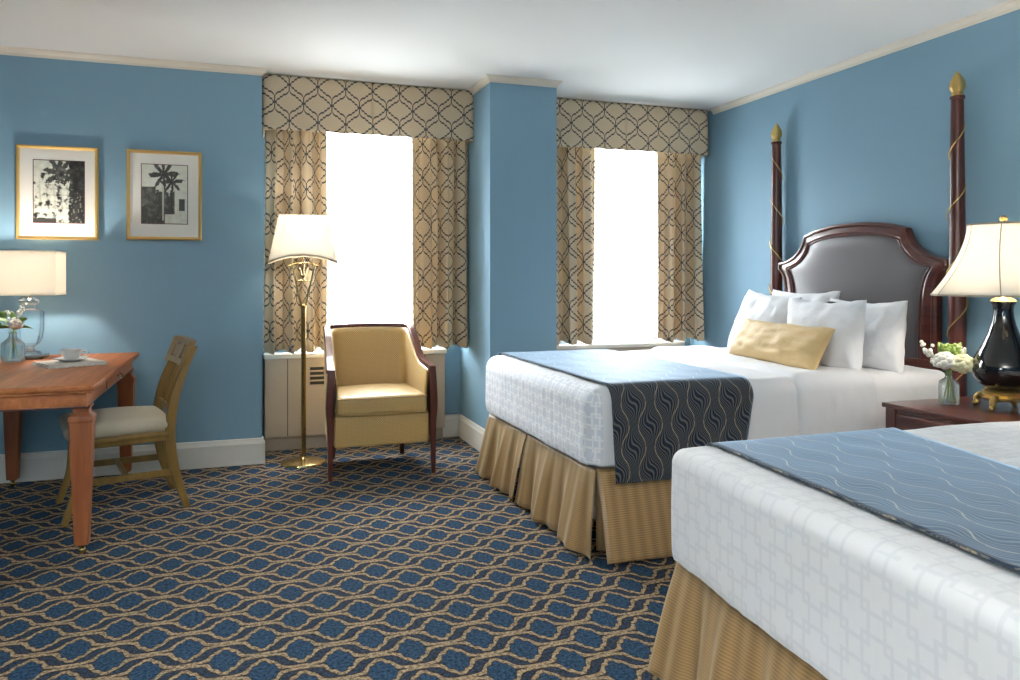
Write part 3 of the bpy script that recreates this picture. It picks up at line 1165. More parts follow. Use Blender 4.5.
# ------------------------------------------------------------------ floor lamp
fl = thing('floor_lamp', 'brass floor lamp with arched cream shade in front of the left drape', 'lamp', (.378, 5.275, 0), R(-4))
MB().lathe([(.001, 0), (.142, 0), (.145, .004), (.143, .014), (.120, .022), (.05, .026), (.022, .032), (.018, .045), (.001, .045)], n=48).build('lamp_base', 'brass', fl, angle=30)
MB().lathe([(.016, .03), (.016, 1.02), (.019, 1.025), (.019, 1.045), (.010, 1.055)], n=20).build('pole', 'brass', fl, angle=40)
for sx in (-1, 1):
    MB().tube(interp([(sx * .012, 0, 1.03), (sx * .034, 0, 1.13), (sx * .060, 0, 1.25), (sx * .076, 0, 1.318)], 4), .0065, 10).build('fork_arm', 'brass', fl)
MB().tube(interp([(-.095, 0, 1.302), (-.05, 0, 1.318), (0, 0, 1.322), (.05, 0, 1.318), (.095, 0, 1.302)], 5), .006, 10).build('top_bar', 'brass', fl)
MB().tube([(-.046, 0, 1.205), (.046, 0, 1.205)], .005, 10).build('cross_bar', 'brass', fl)
b = MB(); b.tube([(0, 0, 1.20), (0, 0, 1.42)], .005, 8); b.lathe([(.001, 1.40), (.018, 1.40), (.018, 1.45), (.001, 1.45)], n=16); b.build('lamp_socket', 'brass', fl)
b = MB(); b.tube([(-.03, 0, 1.30), (0, 0, 1.215)], .003, 8); b.tube([(.03, 0, 1.30), (0, 0, 1.215)], .003, 8); b.build('inner_strut', 'brass', fl)


def shade_ring(t, hx, hy, z, n=64):
    pts = []
    for k in range(n):
        a = 2 * PI * k / n
        c, s_ = math.cos(a), math.sin(a)
        e = .42
        x = hx * math.copysign(abs(c) ** e, c); y = hy * math.copysign(abs(s_) ** e, s_)
        zz = z + (.050 * (1 - (x / hx) ** 2) * (1 - t))
        pts.append((x, y, zz))
    return pts


b = MB(); vs = []; fs = []; NN = 14
for i in range(NN + 1):
    t = i / NN
    vs += shade_ring(t, .222 - .068 * t, .150 - .045 * t, 1.322 + .312 * t - 0 * t)
for i in range(NN):
    for k in range(64):
        k2 = (k + 1) % 64
        fs.append((i * 64 + k, i * 64 + k2, (i + 1) * 64 + k2, (i + 1) * 64 + k))
b.add(vs, fs); sh = b.build('lamp_shade', 'shade', fl, angle=50, solid=.002)
b = MB(); b.sweep(shade_ring(0, .222, .150, 1.322), rect(.0025, .005), closed=True); b.build('shade_trim', 'shade_seam', sh)

# ------------------------------------------------------------------ armchair
arm = thing('armchair', 'gold upholstered tub armchair with mahogany frame in front of the left window', 'armchair', (.812, 5.045, 0), 0)


def tub_path(n=60, off=0.0):
    """plan path from left arm front, round the back, to right arm front"""
    hw = .300 - off; yb = .285 - off; yf = -.29; r = .055; fx = .335 - off
    def sx(y):
        k = max(0, min(1, (yb - r - y) / (yb - r - yf)))
        return hw + (fx - hw) * k ** 1.4
    pts = []
    for i in range(13):
        y = yf + (yb - r - yf) * i / 12; pts.append((-sx(y), y))
    for i in range(1, 9):
        a = PI - PI / 2 * i / 8
        pts.append((-hw + r + r * math.cos(a), yb - r + r * math.sin(a)))
    for i in range(1, 12): pts.append((-hw + r + (2 * (hw - r)) * i / 12, yb + .012 * math.sin(PI * i / 12)))
    for i in range(0, 9):
        a = PI / 2 - PI / 2 * i / 8
        pts.append((hw - r + r * math.cos(a), yb - r + r * math.sin(a)))
    for i in range(1, 13):
        y = (yb - r) + (yf - (yb - r)) * i / 12; pts.append((sx(y), y))
    return pts


def rim(y, x):
    t = (y + .29) / .575
    t = max(0, min(1, t))
    k = smooth01((t - .32) / .55)
    return .660 + .035 * min(1, t / .4) + .195 * k + .008 * (1 - (x / .3) ** 2) * (t > .9)


def rake(p):
    # the back leans backwards with height, sides splay a little
    x, y, z = p
    k = max(0, min(1, (y + .05) / .33))
    h = max(0, z - .40)
    return Vector((x * (1 + .03 * h), y + .16 * h * k, z))


def shell(off, zlow, name, m, flip, drop=0.0, bulge=0):
    P = tub_path(off=off); n = len(P)
    L = [0]
    for i in range(1, n): L.append(L[-1] + math.dist(P[i], P[i - 1]))
    nv = 14
    b = MB()
    def F(a, c):
        i = round(a * (n - 1)); x, y = P[i]
        zt = rim(y, x) - drop
        z = zlow + (zt - zlow) * c
        # inward bulge (padding)
        q = bulge * math.sin(PI * min(1, c * 1.02)) ** .6
        d = Vector((x, y - .0, 0)); 
        ln = max(abs(x) / .3, abs(y) / .3)
        x2 = x * (1 - q / .3 * (abs(x) / .3) ** 2); y2 = y - q * max(0, y / .29) ** 3
        return rake((x2, y2, z)), (L[i], z)
    b.grid(F, n - 1, nv, flip)
    return b.build(name, m, arm, angle=80, solid=.004)


shell(.045, .36, 'inner_back', 'dotted', False, .012, .020)
shell(.004, .20, 'outer_back', 'dotted', True, .012, 0)
# mahogany rim
P = tub_path(off=.022)
path = [rake((x, y, rim(y, x))) for x, y in P]
MB().sweep(path, [(-.022, -.014), (.022, -.014), (.024, .0), (.018, .012), (-.018, .012), (-.024, 0)], up=(0, 0, 1)).build('top_rail', 'mahog_y', arm, angle=40)
for sx in (-1, 1):
    x0 = sx * (.312)
    p = interp([(x0 - sx * .002, -.292, .668), (x0, -.300, .60), (x0 + sx * .006, -.296, .50), (x0 + sx * .008, -.292, .42), (x0 + sx * .004, -.292, .34), (x0 + sx * .004, -.296, .20), (x0 + sx * .006, -.300, 0)], 6)
    MB().sweep(p, rect(.021, .022), up=(0, 1, 0), scale=lambda t: 1.0 + .06 * math.sin(PI * min(1, t / .7)) * (1 if t < .7 else 0) - (.42 * (t - .6) / .4 if t > .6 else 0)).build('front_leg', 'mahog', arm, angle=40, bevel=.003)
    p = interp([(sx * .225, .245, .24), (sx * .228, .262, .14), (sx * .238, .315, 0)], 5)
    MB().sweep(p, rect(.019, .020), up=(0, 1, 0), scale=lambda t: 1 - .25 * t).build('rear_leg', 'mahog', arm, angle=40, bevel=.003)
b = MB(); b.box(-.292, .292, -.295, .20, .195, .385, r=.012, n=(6, 6, 2), seg=3)
b.build('seat_apron', 'dotted', arm, angle=60)


def cush(p):
    x, y, z = p
    if z > .44: z += .020 * max(0, 1 - (x / .27) ** 2) * max(0, 1 - ((y + .03) / .30) ** 2)
    y2 = y - .015 * (1 - (x / .26) ** 2) * (y < -.1)
    return (x, y2, z)


sc_ = MB().box(-.276, .276, -.318, .215, .388, .500, r=.030, n=(10, 10, 3), seg=4, fn=cush).build('seat_cushion', 'dotted', arm, angle=80)
b = MB()
for z in (.396, .490):
    pts = [(-.274, .1, z), (-.276, -.20, z), (-.270, -.290, z), (-.248, -.3175, z), (0, -.334, z), (.248, -.3175, z), (.270, -.290, z), (.276, -.20, z), (.274, .1, z)]
    b.tube(interp(pts, 5), .0045, 8)
b.build('cushion_piping', 'dotted', sc_)


# ------------------------------------------------------------------ beds
def wrinkled(p, amp=.006, s=5, seed=0):
    q = Vector(p) * s + Vector((seed, seed * 2, 0))
    return Vector(p) + Vector((noise.noise(q), noise.noise(q + Vector((9, 0, 0))), noise.noise(q + Vector((0, 9, 0))))) * amp


def make_bed(x0, y0, y1, ztop, label, skew, seed, posts=True):
    """x0 foot, head at the wall; y0 near side, y1 far side"""
    yc = (y0 + y1) / 2
    root = thing('bed', label, 'bed', (x0, yc, 0))
    def T(p):  # skew of the foot end
        x, y, z = p
        k = max(0, 1 - (x - x0) / 1.6)
        return Vector((x + skew * (y - y1) * k - x0, y - yc, z))
    MB().box(x0 + .035, 3.56, y0 + .035, y1 - .035, .37, ztop - .025, r=.05, n=(6, 6, 2), fn=T).build('mattress', 'linen', root, angle=60)
    MB().box(x0 + .05, 3.55, y0 + .05, y1 - .05, .14, .365, r=.01, fn=T).build('box_spring', 'linen', root)
    for (fx, fy) in ((x0 + .2, y0 + .15), (x0 + .2, y1 - .15), (3.3, y0 + .15), (3.3, y1 - .15)):
        MB().lathe([(.03, 0), (.035, .01), (.03, .14)], T((fx, fy, 0)), 12).build('bed_foot', 'black', root)
    # skirts: foot panels with pleats, near and far side panels
    zt, zb = .383, .018

    def panel(P0, P1, out, name, amp, k, ph, flare, ends=(0, 0), L0=0):
        """P0->P1 plan line, out outward normal"""
        P0 = Vector((*P0, 0)); P1 = Vector((*P1, 0)); o = Vector((*out, 0)); d = (P1 - P0); Ln = d.length; d.normalize()
        b = MB()
        def F(a, c):
            z = zt + (zb - zt) * c
            w = amp * c ** .8 * (math.sin(2 * PI * k * a + ph) + .45 * math.sin(2 * PI * k * 2.7 * a + ph * 2) + .5 * noise.noise(Vector((a * 6, c * 1.5, seed + ph))))
            ex = ends[0] * c * (1 - a) ** 6 + ends[1] * c * a ** 6
            p = P0 + d * (Ln * a) + o * (flare * c ** .9 + w) + d * ex
            if c > .97: z += .006 * math.sin(2 * PI * k * a + ph)
            p.z = z
            return T(p), (L0 + Ln * a, z)
        b.grid(F, 80, 16)
        return b.build(name, 'skirt', root, solid=.004, angle=80)
    e = .022
    if seed == 1:
        split = [y1 - .02, 3.93, y0 + .02]
        panel((x0 + e, split[0]), (x0 + e, split[1]), (-1, 0), 'bed_skirt', .024, 2.2, .4, .075, (-.02, .015), 0)
        panel((x0 + e + .004, split[1]), (x0 + e + .004, split[2]), (-1, 0), 'bed_skirt', .024, 2.4, 2.0, .07, (.02, .055), .8)
    else:
        split = [y1 - .0, 1.15, y0 + .02]
        panel((x0 + e, split[0]), (x0 + e, split[1]), (-1, 0), 'bed_skirt', .022, 3.2, .9, .060, (-.05, .015), 0)
        panel((x0 + e + .004, split[1]), (x0 + e + .004, split[2]), (-1, 0), 'bed_skirt', .022, 2.4, 2.0, .055, (.02, .055), .8)
    # corner pleat inserts set back behind the corner
    b = MB(); b.grid(lambda a, c: (T(Vector((x0 + .045 + .12 * a * a, y0 + .055 - .02 * a, zt + (zb - zt) * c))), (a * .2, c)), 6, 4); b.build('corner_pleat', 'skirt', root, solid=.003)
    panel((x0 + .030, y0 + .022), (3.45, y0 + .022), (0, -1), 'bed_skirt', .006, 4, .3, .14 if seed == 1 else .05, (-.015, 0), .2)
    panel((x0 + .030, y1 - .022), (3.45, y1 - .022), (0, 1), 'bed_skirt', .010, 4, .8, .06, (-.02, 0), .1)
    if posts:
        make_headboard(root, x0, yc, yc)
    return root, T


def make_headboard(root, x0, yc, cy):
    ox = Vector((x0, yc, 0))
    top = [(0, 1.565), (.12, 1.563), (.24, 1.552), (.34, 1.534), (.420, 1.510)]
    notch = [(.423, 1.504), (.442, 1.460), (.472, 1.420), (.51, 1.386), (.56, 1.358), (.62, 1.338), (.690, 1.328)]
    lower = [(.692, 1.288), (.660, 1.262), (.636, 1.220), (.626, 1.15), (.624, 1.0), (.624, .66)]
    outer = interp(top_ := [(a, b, 0) for a, b in top], 3)[:] + interp([(a, b, 0) for a, b in notch], 4) + interp([(a, b, 0) for a, b in lower], 4)
    outer = [(p[0], p[1]) for p in outer]
    itop = [(0, 1.490), (.11, 1.488), (.21, 1.479), (.30, 1.464), (.372, 1.444)]
    inotch = [(.376, 1.438), (.394, 1.398), (.424, 1.362), (.466, 1.328), (.52, 1.302), (.582, 1.286)]
    ilow = [(.584, 1.278), (.556, 1.240), (.534, 1.18), (.520, 1.08), (.514, .90), (.514, .82), (.514, .74)]
    inner = interp([(a, b, 0) for a, b in itop], 3) + interp([(a, b, 0) for a, b in inotch], 4) + interp([(a, b, 0) for a, b in ilow], 4)
    inner = [(p[0], p[1]) for p in inner]

    def resample(pts, n):
        L = [0]
        for i in range(1, len(pts)): L.append(L[-1] + math.dist(pts[i], pts[i - 1]))
        out = []
        for k in range(n):
            t = L[-1] * k / (n - 1); i = 0
            while i < len(L) - 2 and L[i + 1] < t: i += 1
            f = (t - L[i]) / max(1e-9, L[i + 1] - L[i])
            out.append((pts[i][0] + (pts[i + 1][0] - pts[i][0]) * f, pts[i][1] + (pts[i + 1][1] - pts[i][1]) * f))
        return out

    def seg_resample(groups, ns):
        out = []
        for g, n in zip(groups, ns):
            r = resample([(p[0], p[1]) for p in interp([(a, b, 0) for a, b in g], 4)], n)
            out += r
        return out
    ns = (12, 16, 18)
    O = seg_resample((top, notch, lower), ns)
    I = seg_resample((itop, inotch, ilow), ns)
    # frame: loft between outer and inner with a raised moulding profile
    prof = [(0.0, .020), (0.0, -.020), (.08, -.030), (.22, -.033), (.34, -.022), (.42, -.024), (.62, -.024), (.78, -.030), (.92, -.026), (1.0, -.010), (1.0, .02)]
    x = 3.585
    fr = MB()
    for sgn in (1, -1):
        vs = []; fs = []
        for o_, i_ in zip(O, I):
            for t, d in prof:
                a = o_[0] + (i_[0] - o_[0]) * t; c = o_[1] + (i_[1] - o_[1]) * t
                vs.append(Vector((x + d, cy + sgn * a, c)) - ox)
        k = len(prof)
        for i in range(len(O) - 1):
            for j in range(k):
                j2 = (j + 1) % k
                q = (i * k + j, i * k + j2, (i + 1) * k + j2, (i + 1) * k + j)
                fs.append(q)
        fs.append(tuple((len(O) - 1) * k + j for j in range(k)))
        fr.add(vs, fs)
    hb = fr.build('headboard_frame', 'mahog_y', root, angle=35)
    # bottom rail
    b = MB(); b.box(x - .030, x + .02, cy - .62, cy + .62, .60, .775, r=.006); b.map(lambda p: Vector(p) - ox); b.build('headboard_rail', 'mahog_y', root)
    # inner bead
    for sgn in (1, -1):
        b = MB()
        J = [(i_[0] * .955 + 0, i_[1] - .010 * (1 if i_[1] > 1.1 else 0)) for i_ in I]
        b.tube([Vector((x - .026, cy + sgn * a, c)) - ox for a, c in I], .0055, 8)
        b.build('inner_bead', 'mahog', hb)
    # padded leather panel
    b = MB(); vs = []; fs = []
    rows = len(I)
    cols = 24
    full = [(sg * a, c) for sg in (1,) for a, c in I]
    prev = None
    zs = sorted(set([.72 + (1.490 - .72) * k / 40 for k in range(41)]))

    def halfw(z):
        # widest extent of inner outline at this height
        best = 0
        for (a0, c0), (a1, c1) in zip(I[:-1], I[1:]):
            if (c0 - z) * (c1 - z) <= 0 and abs(c1 - c0) > 1e-6:
                best = max(best, a0 + (a1 - a0) * (z - c0) / (c1 - c0))
        return best
    for z in zs:
        w = halfw(z) + .006
        for j in range(cols + 1):
            t = -1 + 2 * j / cols
            a = w * t
            dome = .020 * (1 - abs(t) ** 6) * (1 - max(0, (z - 1.38) / .104) ** 3)
            vs.append(Vector((x - .006 - dome, cy + a, z)) - ox)
    for i in range(len(zs) - 1):
        for j in range(cols):
            a = i * (cols + 1) + j
            fs.append((a, a + 1, a + cols + 2, a + cols + 1))
    b.add(vs, fs); b.build('leather_panel', 'leather', root, angle=60, solid=.012, offset=-1)
    # posts
    for sgn in (1, -1):
        py = cy + sgn * .736
        px = 3.585
        b = MB()
        prof = [(.045, 0), (.047, .02), (.044, .30), (.046, .60), (.043, .80), (.041, 1.3), (.034, 2.0), (.031, 2.17), (.037, 2.175), (.037, 2.188), (.020, 2.190)]
        b.lathe(prof, Vector((px, py, 0)) - ox, 24)
        p = b.build('bed_post', 'mahog', root, angle=40)
        b = MB()
        fp = [(.018, 2.190), (.026, 2.194), (.028, 2.202), (.024, 2.210), (.028, 2.214), (.036, 2.228), (.038, 2.245), (.034, 2.268), (.024, 2.290), (.012, 2.308), (.006, 2.318), (.0, 2.326)]
        b.lathe(fp, Vector((px, py, 0)) - ox, 20, sq=lambda a: 1 + .06 * math.cos(6 * a))
        b.build('gilt_finial', 'gold', p, angle=50)
        b = MB()
        hp = []
        for k in range(160):
            z = .45 + (2.10 - .45) * k / 159
            a = -sgn * 2 * PI * z / .315 + (2.6 if sgn < 0 else .4)
            r = .047 - .014 * smooth01((z - 1.3) / .8) + .004 * math.sin(z * 17)
            hp.append(Vector((px + r * math.cos(a), py + r * math.sin(a), z)) - ox)
        b.tube(hp, .0035, 7)
        b.build('gilt_vine', 'gold', p)


BED1 = (1.435, 3.06, 4.62, .745)
BED2 = (1.235, .52, 2.055, .714)
bed1, T1 = make_bed(*BED1, 'far bed by the windows with gold skirt and arched leather headboard', 0.0, 1)
bed2, T2 = make_bed(*BED2, 'near bed at the lower right with gold pleated skirt', .09, 2)


def cover(bed, x0, x1, y0, y1, z0, z1, r, label, m, skewT, seed, wr=.006, plainmat=None, name='coverlet', cat='coverlet', n=(60, 50, 12), hem=.008):
    b = MB()
    b.box(x0, x1, y0, y1, z0, z1, r=r, n=n, seg=6, skip=((2, 0), (0, 1)) if x1 < 3.4 else ((2, 0),))
    # drop the lower rounding: stretch vertices under z0+r straight down
    def F(p):
        p = Vector(p)
        if p.z < z0 + r:
            # pull back out partly so that the side hangs almost straight
            k = (z0 + r - p.z) / r
            cx = min(max(p.x, x0 + r), x1 - r); cy = min(max(p.y, y0 + r), y1 - r)
            d = Vector((p.x - cx, p.y - cy, 0))
            if d.length > 1e-5:
                rr = r * (1 - .22 * k ** 2)
                d = d.normalized() * rr
                p.x = cx + d.x; p.y = cy + d.y
        q = wrinkled(p, wr, 4.5, seed)
        side = smooth01((z1 - .05 - p.z) / .1)
        top = 1 - side
        q.z += .003 * noise.noise(Vector((p.x * 9, p.y * 9, seed))) 
        # vertical drag wrinkles on the hanging sides
        q.x += side * .004 * noise.noise(Vector((p.y * 26, p.z * 5, seed + 3))) * (1 if p.x < x0 + .1 else 0)
        q.y += side * .005 * noise.noise(Vector((p.x * 22, p.z * 4, seed + 5)))
        return q
    b.map(F)
    c = Vector((x0, (y0 + y1) / 2, 0))
    b.map(lambda p: skewT(p))
    if plainmat:
        mats = [m, plainmat]
    else: mats = m
    o = b.build(name, mats, None, angle=80)
    if plainmat:
        for p in o.data.polygons:
            if p.normal.x > -.25: p.material_index = 1
    return tag(o, label, cat)


def bedloc(o, bed):
    o.location = bed.location
    return o


ov = cover(bed1, 1.420, 3.52, 3.045, 4.635, .378, .745, .080, 'white square patterned coverlet spread on the far bed', 'coverlet', T1, 1.3, plainmat='linen')
bedloc(ov, bed1)
ov2 = cover(bed2, 1.220, 3.52, .505, 2.070, .372, .714, .042, 'white square patterned coverlet spread on the near bed', 'coverlet_b', T2, 6.1)
bedloc(ov2, bed2)


# folded sheet band at the pillow end of the far bed
def Tf(p):
    q = T1(p)
    k = max(0, 1 - (p[0] - 2.44) / .6)
    q.x += .10 * (p[1] - 3.04) / 1.6 * k
    return q


o = cover(bed1, 2.47, 3.02, 3.030, 4.650, .395, .7625, .084, 'white sheet folded back below the pillows of the far bed', 'linen', Tf, 2.9, wr=.007, name='folded_sheet', cat='sheet', n=(20, 50, 10))
bedloc(o, bed1)
# close foldedge: thickness
md = o.modifiers.new('thickness', 'SOLIDIFY'); md.thickness = .014; md.offset = -1
# foot-end face of the band is cut away so it reads as a lying sheet


def make_runner(bed, T, xa, xb, y0, y1, zt, drop, label, seed, skew=(0, 0)):
    """cloth band: up the near side, over the top, down the far side"""
    r = .084
    path = []
    zl = zt - drop
    for k in range(13): path.append((y0 - .004 * (12 - k) / 12, zl + (zt - r - zl) * k / 12))
    for k in range(1, 9):
        a = PI - PI / 2 * k / 8
        path.append((y0 + r + r * math.cos(a), zt - r + r * math.sin(a)))
    for k in range(1, 41): path.append((y0 + r + (y1 - y0 - 2 * r) * k / 40, zt))
    for k in range(1, 9):
        a = PI / 2 - PI / 2 * k / 8
        path.append((y1 - r + r * math.cos(a), zt - r + r * math.sin(a)))
    for k in range(1, 13): path.append((y1, zt - r + (zl - zt + r) * k / 12))
    L = [0]
    for i in range(1, len(path)): L.append(L[-1] + math.dist(path[i], path[i - 1]))
    n = len(path) - 1
    b = MB()
    NX = 36
    def F(a, c):
        i = round(a * n); y, z = path[i]
        f = (y - y0) / (y1 - y0)
        hang = max(0, (zt - r - z) / drop) if f < .5 else 0
        xl = xa + skew[0] * (1 - f) + .02 * hang; xr = xb + skew[1] * (1 - f) - .085 * hang
        x = xl + (xr - xl) * c
        p = Vector((x, y, z))
        w = .003 * noise.noise(Vector((x * 8, L[i] * 6, seed)))
        w2 = .012 * hang * math.sin(x * 16 + seed) ** 2
        if z > zt - .02: p.z += w + .002
        else: p.y -= (w2 if f < .5 else -w2)
        return T(p), (x, L[i])
    b.grid(F, n, NX)
    o = b.build('bed_runner', 'runner', None, angle=80, solid=.004, offset=0)
    o.location = bed.location
    return tag(o, label, 'bed runner', 'navy patterned runners across the beds')


make_runner(bed1, T1, 1.515, 2.245, 3.030, 4.650, .7565, .425, 'blue and navy feather patterned runner across the far bed, hanging down its near side', 1)
make_runner(bed2, T2, 1.345, 2.06, .490, 2.085, .7250, .40, 'blue feather patterned runner across the near bed', 2, skew=(.0, -.28))


# ------------------------------------------------------------------ pillows
def pillow(name, a, bb, Tk, loc, rot, m, label, cat, group, seed, pinch=.09):
    NU, NV = 36, 30
    mb = MB()
    def F(sgn):
        def f(i, j):
            u = -1 + 2 * i; v = -1 + 2 * j
            u = math.sin(u * PI / 2); v = math.sin(v * PI / 2)
            x = a * u * (1 - pinch * (1 - v * v) * abs(u) ** 3)
            z = bb * v * (1 - pinch * 1.2 * (1 - u * u) * abs(v) ** 3)
            t = Tk * (max(0, (1 - u ** 2)) * max(0, (1 - v ** 2))) ** .42 * (1 - .12 * v)
            t *= 1 + .14 * noise.noise(Vector((u * 2.2, v * 2.2, seed)))
            w = .013 * noise.noise(Vector((u * 4, v * 3.4, seed + 4))) + .005 * noise.noise(Vector((u * 11, v * 6, seed + 8)))
            # creases running in from the corners
            cr = .005 * math.sin(9 * math.atan2(abs(v) - 1.05, abs(u) - 1.05)) * (abs(u) * abs(v)) ** 2
            k = (1 - u ** 8) * (1 - v ** 8)
            return Vector((x, sgn * (t + (w + cr) * k), z + .010 * noise.noise(Vector((u * 3, sgn, seed))) * abs(v))), (x, z)
        return f
    mb.grid(F(-1), NU, NV); mb.grid(F(1), NU, NV, True)
    import bmesh
    o = mb.build(name, m, None, angle=80)
    bm = bmesh.new(); bm.from_mesh(o.data); bmesh.ops.remove_doubles(bm, verts=bm.verts, dist=.0008); bmesh.ops.recalc_face_normals(bm, faces=bm.faces); bm.to_mesh(o.data); bm.free()
    o.data.set_sharp_from_angle(angle=R(85))
    o.location = loc; o.rotation_euler = rot
    if group: return tag(o, label, cat, group)
    return tag(o, label, cat)


G = 'white pillows leaning on the headboard'
# local x = width, y = thickness, z = height; rotated so that the face looks to -x (rz = -90)
def prot(lean, yaw=0, roll=0): return (R(-lean), R(roll), R(-90 + yaw))
pillow('bed_pillow', .315, .215, .08, (3.37, 4.08, .935), prot(12, 0, 0), 'pillow', 'white pillow at the back left against the headboard, mostly hidden behind another', 'pillow', G, 1)
pillow('bed_pillow', .275, .195, .095, (3.20, 3.35, .915), prot(5, 0), 'pillow', 'white pillow at the back right, nearest the nightstand', 'pillow', G, 2)
pillow('bed_pillow', .315, .215, .09, (3.09, 4.08, .930), prot(20, -8, 3), 'pillow', 'white pillow in front on the left, directly behind the gold bolster', 'pillow', G, 3)
pillow('bed_pillow', .28, .20, .095, (2.965, 3.40, .915), prot(6, 2), 'pillow', 'white pillow in front on the right, overlapping the bolster end', 'pillow', G, 4)
pillow('bolster_pillow', .47, .125, .075, (2.82, 3.60, .860), prot(28, -9, 0), 'gilt_bolster', 'long gold satin bolster lying before the white pillows', 'cushion', None, 5, .06)

# ------------------------------------------------------------------ nightstand
ns = thing('nightstand', 'mahogany nightstand between the two beds', 'nightstand', (3.235, 2.50, 0))
hx, hy = .375, .365
MB().box(-hx - .012, hx, -hy - .012, hy + .012, .618, .640, r=.005).build('nightstand_top', 'mahog_y', ns)
b = MB(); b.box(-hx + .012, hx, -hy + .002, hy - .002, .16, .6175, r=.003); b.build('nightstand_body', 'mahog', ns)
for sy in (-1, 1):
    for sx in (-1, 1):
        b = MB(); b.box(sx * (hx - .025) - .025, sx * (hx - .025) + .025, sy * (hy - .028) - .028, sy * (hy - .028) + .028, 0, .6175, r=.004)
        b.build('leg', 'mahog', ns)
for z0_, z1_ in ((.475, .600), (.325, .465), (.175, .315)):
    d = MB().box(-hx - .006, -hx + .013, -hy + .068, hy - .068, z0_, z1_, r=.006, n=(1, 2, 2)).build('drawer', 'mahog_y', ns)
    b = MB(); b.lathe([(.004, 0), (.005, .010), (.012, .016), (.012, .022), (.001, .026)], n=14)
    b.map(lambda p: (-hx - .006 - p[2], p[0], (z0_ + z1_) / 2 + p[1])); b.build('knob', 'brass', d)

# ------------------------------------------------------------------ bedside lamp
bl = thing('bedside_table_lamp', 'black glazed table lamp with bell shade and gilt foot on the nightstand', 'lamp', (3.225, 2.555, .6405), 0)
ft = MB()
ft.lathe([(.001, .040), (.080, .040), (.090, .046), (.092, .054), (.078, .060), (.082, .068), (.084, .078), (.070, .088), (.001, .088)], n=40, sq=lambda a: 1 + .015 * math.cos(20 * a))
ftm = ft.build('gilt_foot', 'gold', bl, angle=40)
for k in range(4):
    a = PI / 4 + k * PI / 2 + R(-28)
    c, s_ = math.cos(a), math.sin(a)
    b = MB()
    p = interp([(c * .065, s_ * .065, .050), (c * .095, s_ * .095, .052), (c * .112, s_ * .112, .034), (c * .108, s_ * .108, .016), (c * .122, s_ * .122, .010)], 5)
    b.tube(p, .016, 10, taper=lambda t: 1.1 - .45 * t)
    b.ball((c * .120, s_ * .120, .0115), .0125, 10, 8)
    b.build('scroll_foot', 'gold', ftm)
prof = [(.001, .088), (.066, .088), (.076, .094), (.098, .112), (.118, .140), (.127, .172), (.124, .200), (.108, .240), (.084, .290), (.064, .335), (.050, .375), (.042, .410), (.039, .440), (.042, .462), (.050, .476), (.050, .480), (.001, .480)]
MB().lathe([(p[0], p[1]) for p in prof], n=48).build('lamp_body', 'blackglaze', bl, angle=50)
MB().lathe([(.001, .480), (.052, .480), (.046, .490), (.024, .500), (.018, .512), (.010, .516), (.001, .516)], n=28).build('neck_cap', 'gold', bl, angle=40)
MB().tube([(0, 0, .51), (0, 0, .845)], .004, 8).build('harp', 'brass', bl)
MB().lathe([(.001, .828), (.020, .830), (.022, .836), (.012, .840), (.016, .848), (.016, .856), (.006, .864), (.001, .868)], n=18).build('finial', 'gold', bl, angle=50)
# cut corner square bell shade: eight plan corners
b = MB(); NN = 22; vs = []; fs = []
def cornerpts(h, cut, z):
    return [(h, -h + cut, z), (h, h - cut, z), (h - cut, h, z), (-h + cut, h, z), (-h, h - cut, z), (-h, -h + cut, z), (-h + cut, -h, z), (h - cut, -h, z)]
def shp(t):   # half-size over height, t 0 bottom .. 1 top
    k = (1 - t)
    return .124 + .116 * (k ** 1.6) + .010 * k, .056 + .052 * k
zb_, zt_ = .508, .826
for i in range(NN + 1):
    t = i / NN; h_, cu = shp(t)
    vs += cornerpts(h_, cu, zb_ + (zt_ - zb_) * t)
for i in range(NN):
    for k in range(8):
        k2 = (k + 1) % 8
        fs.append((i * 8 + k, i * 8 + k2, (i + 1) * 8 + k2, (i + 1) * 8 + k))
b.add(vs, fs)
RZ = R(7)
b.map(lambda p: Matrix.Rotation(RZ, 3, 'Z') @ Vector(p))
sh = b.build('lamp_shade', 'shade', bl, angle=25, solid=.002)
for k in range(8):
    b = MB()
    b.tube([Matrix.Rotation(RZ, 3, 'Z') @ Vector(vs[i * 8 + k]) * 1.0 for i in range(NN + 1)], .0022, 6); b.build('shade_seam', 'shade_seam', sh)
for i in (0, NN): MB().sweep([Matrix.Rotation(RZ, 3, 'Z') @ Vector(vs[i * 8 + k]) for k in range(8)], rect(.0025, .004), closed=True).build('shade_trim', 'shade_seam', sh)

# ------------------------------------------------------------------ bedside flowers
v2 = thing('flower_vase', 'small clear glass bottle of white and cream flowers on the nightstand', 'vase', (3.094, 2.725, .6405), R(-45))
b = MB()
def sqr(a):
    c, s_ = abs(math.cos(a)), abs(math.sin(a))
    return 1 / ((c ** 6 + s_ ** 6) ** (1 / 6))
outp = [(.001, .003), (.038, .003), (.043, .008), (.043, .090), (.038, .106)]
b.lathe(outp + [(.018, .120), (.015, .128), (.016, .140), (.018, .142), (.013, .140), (.012, .128), (.016, .116), (.034, .103), (.039, .090), (.039, .014), (.001, .010)], n=40, sq=sqr)
b.build('glass_bottle', 'glass', v2, angle=50)
b = MB()
for k in range(7):
    a = k * .9
    b.tube(interp([(.026 * math.cos(a * 2), .022 * math.sin(a * 2), .015), (.004 * math.cos(a), .004 * math.sin(a), .125), (.035 * math.cos(a), .025 * math.sin(a), .19)], 6), .0026, 6)
b.build('stems', 'stem', v2)
b = MB(); blossom(b, (-.016, -.03, .200), .050, 22, 8); b.build('white_rose', 'petal', v2, angle=80)
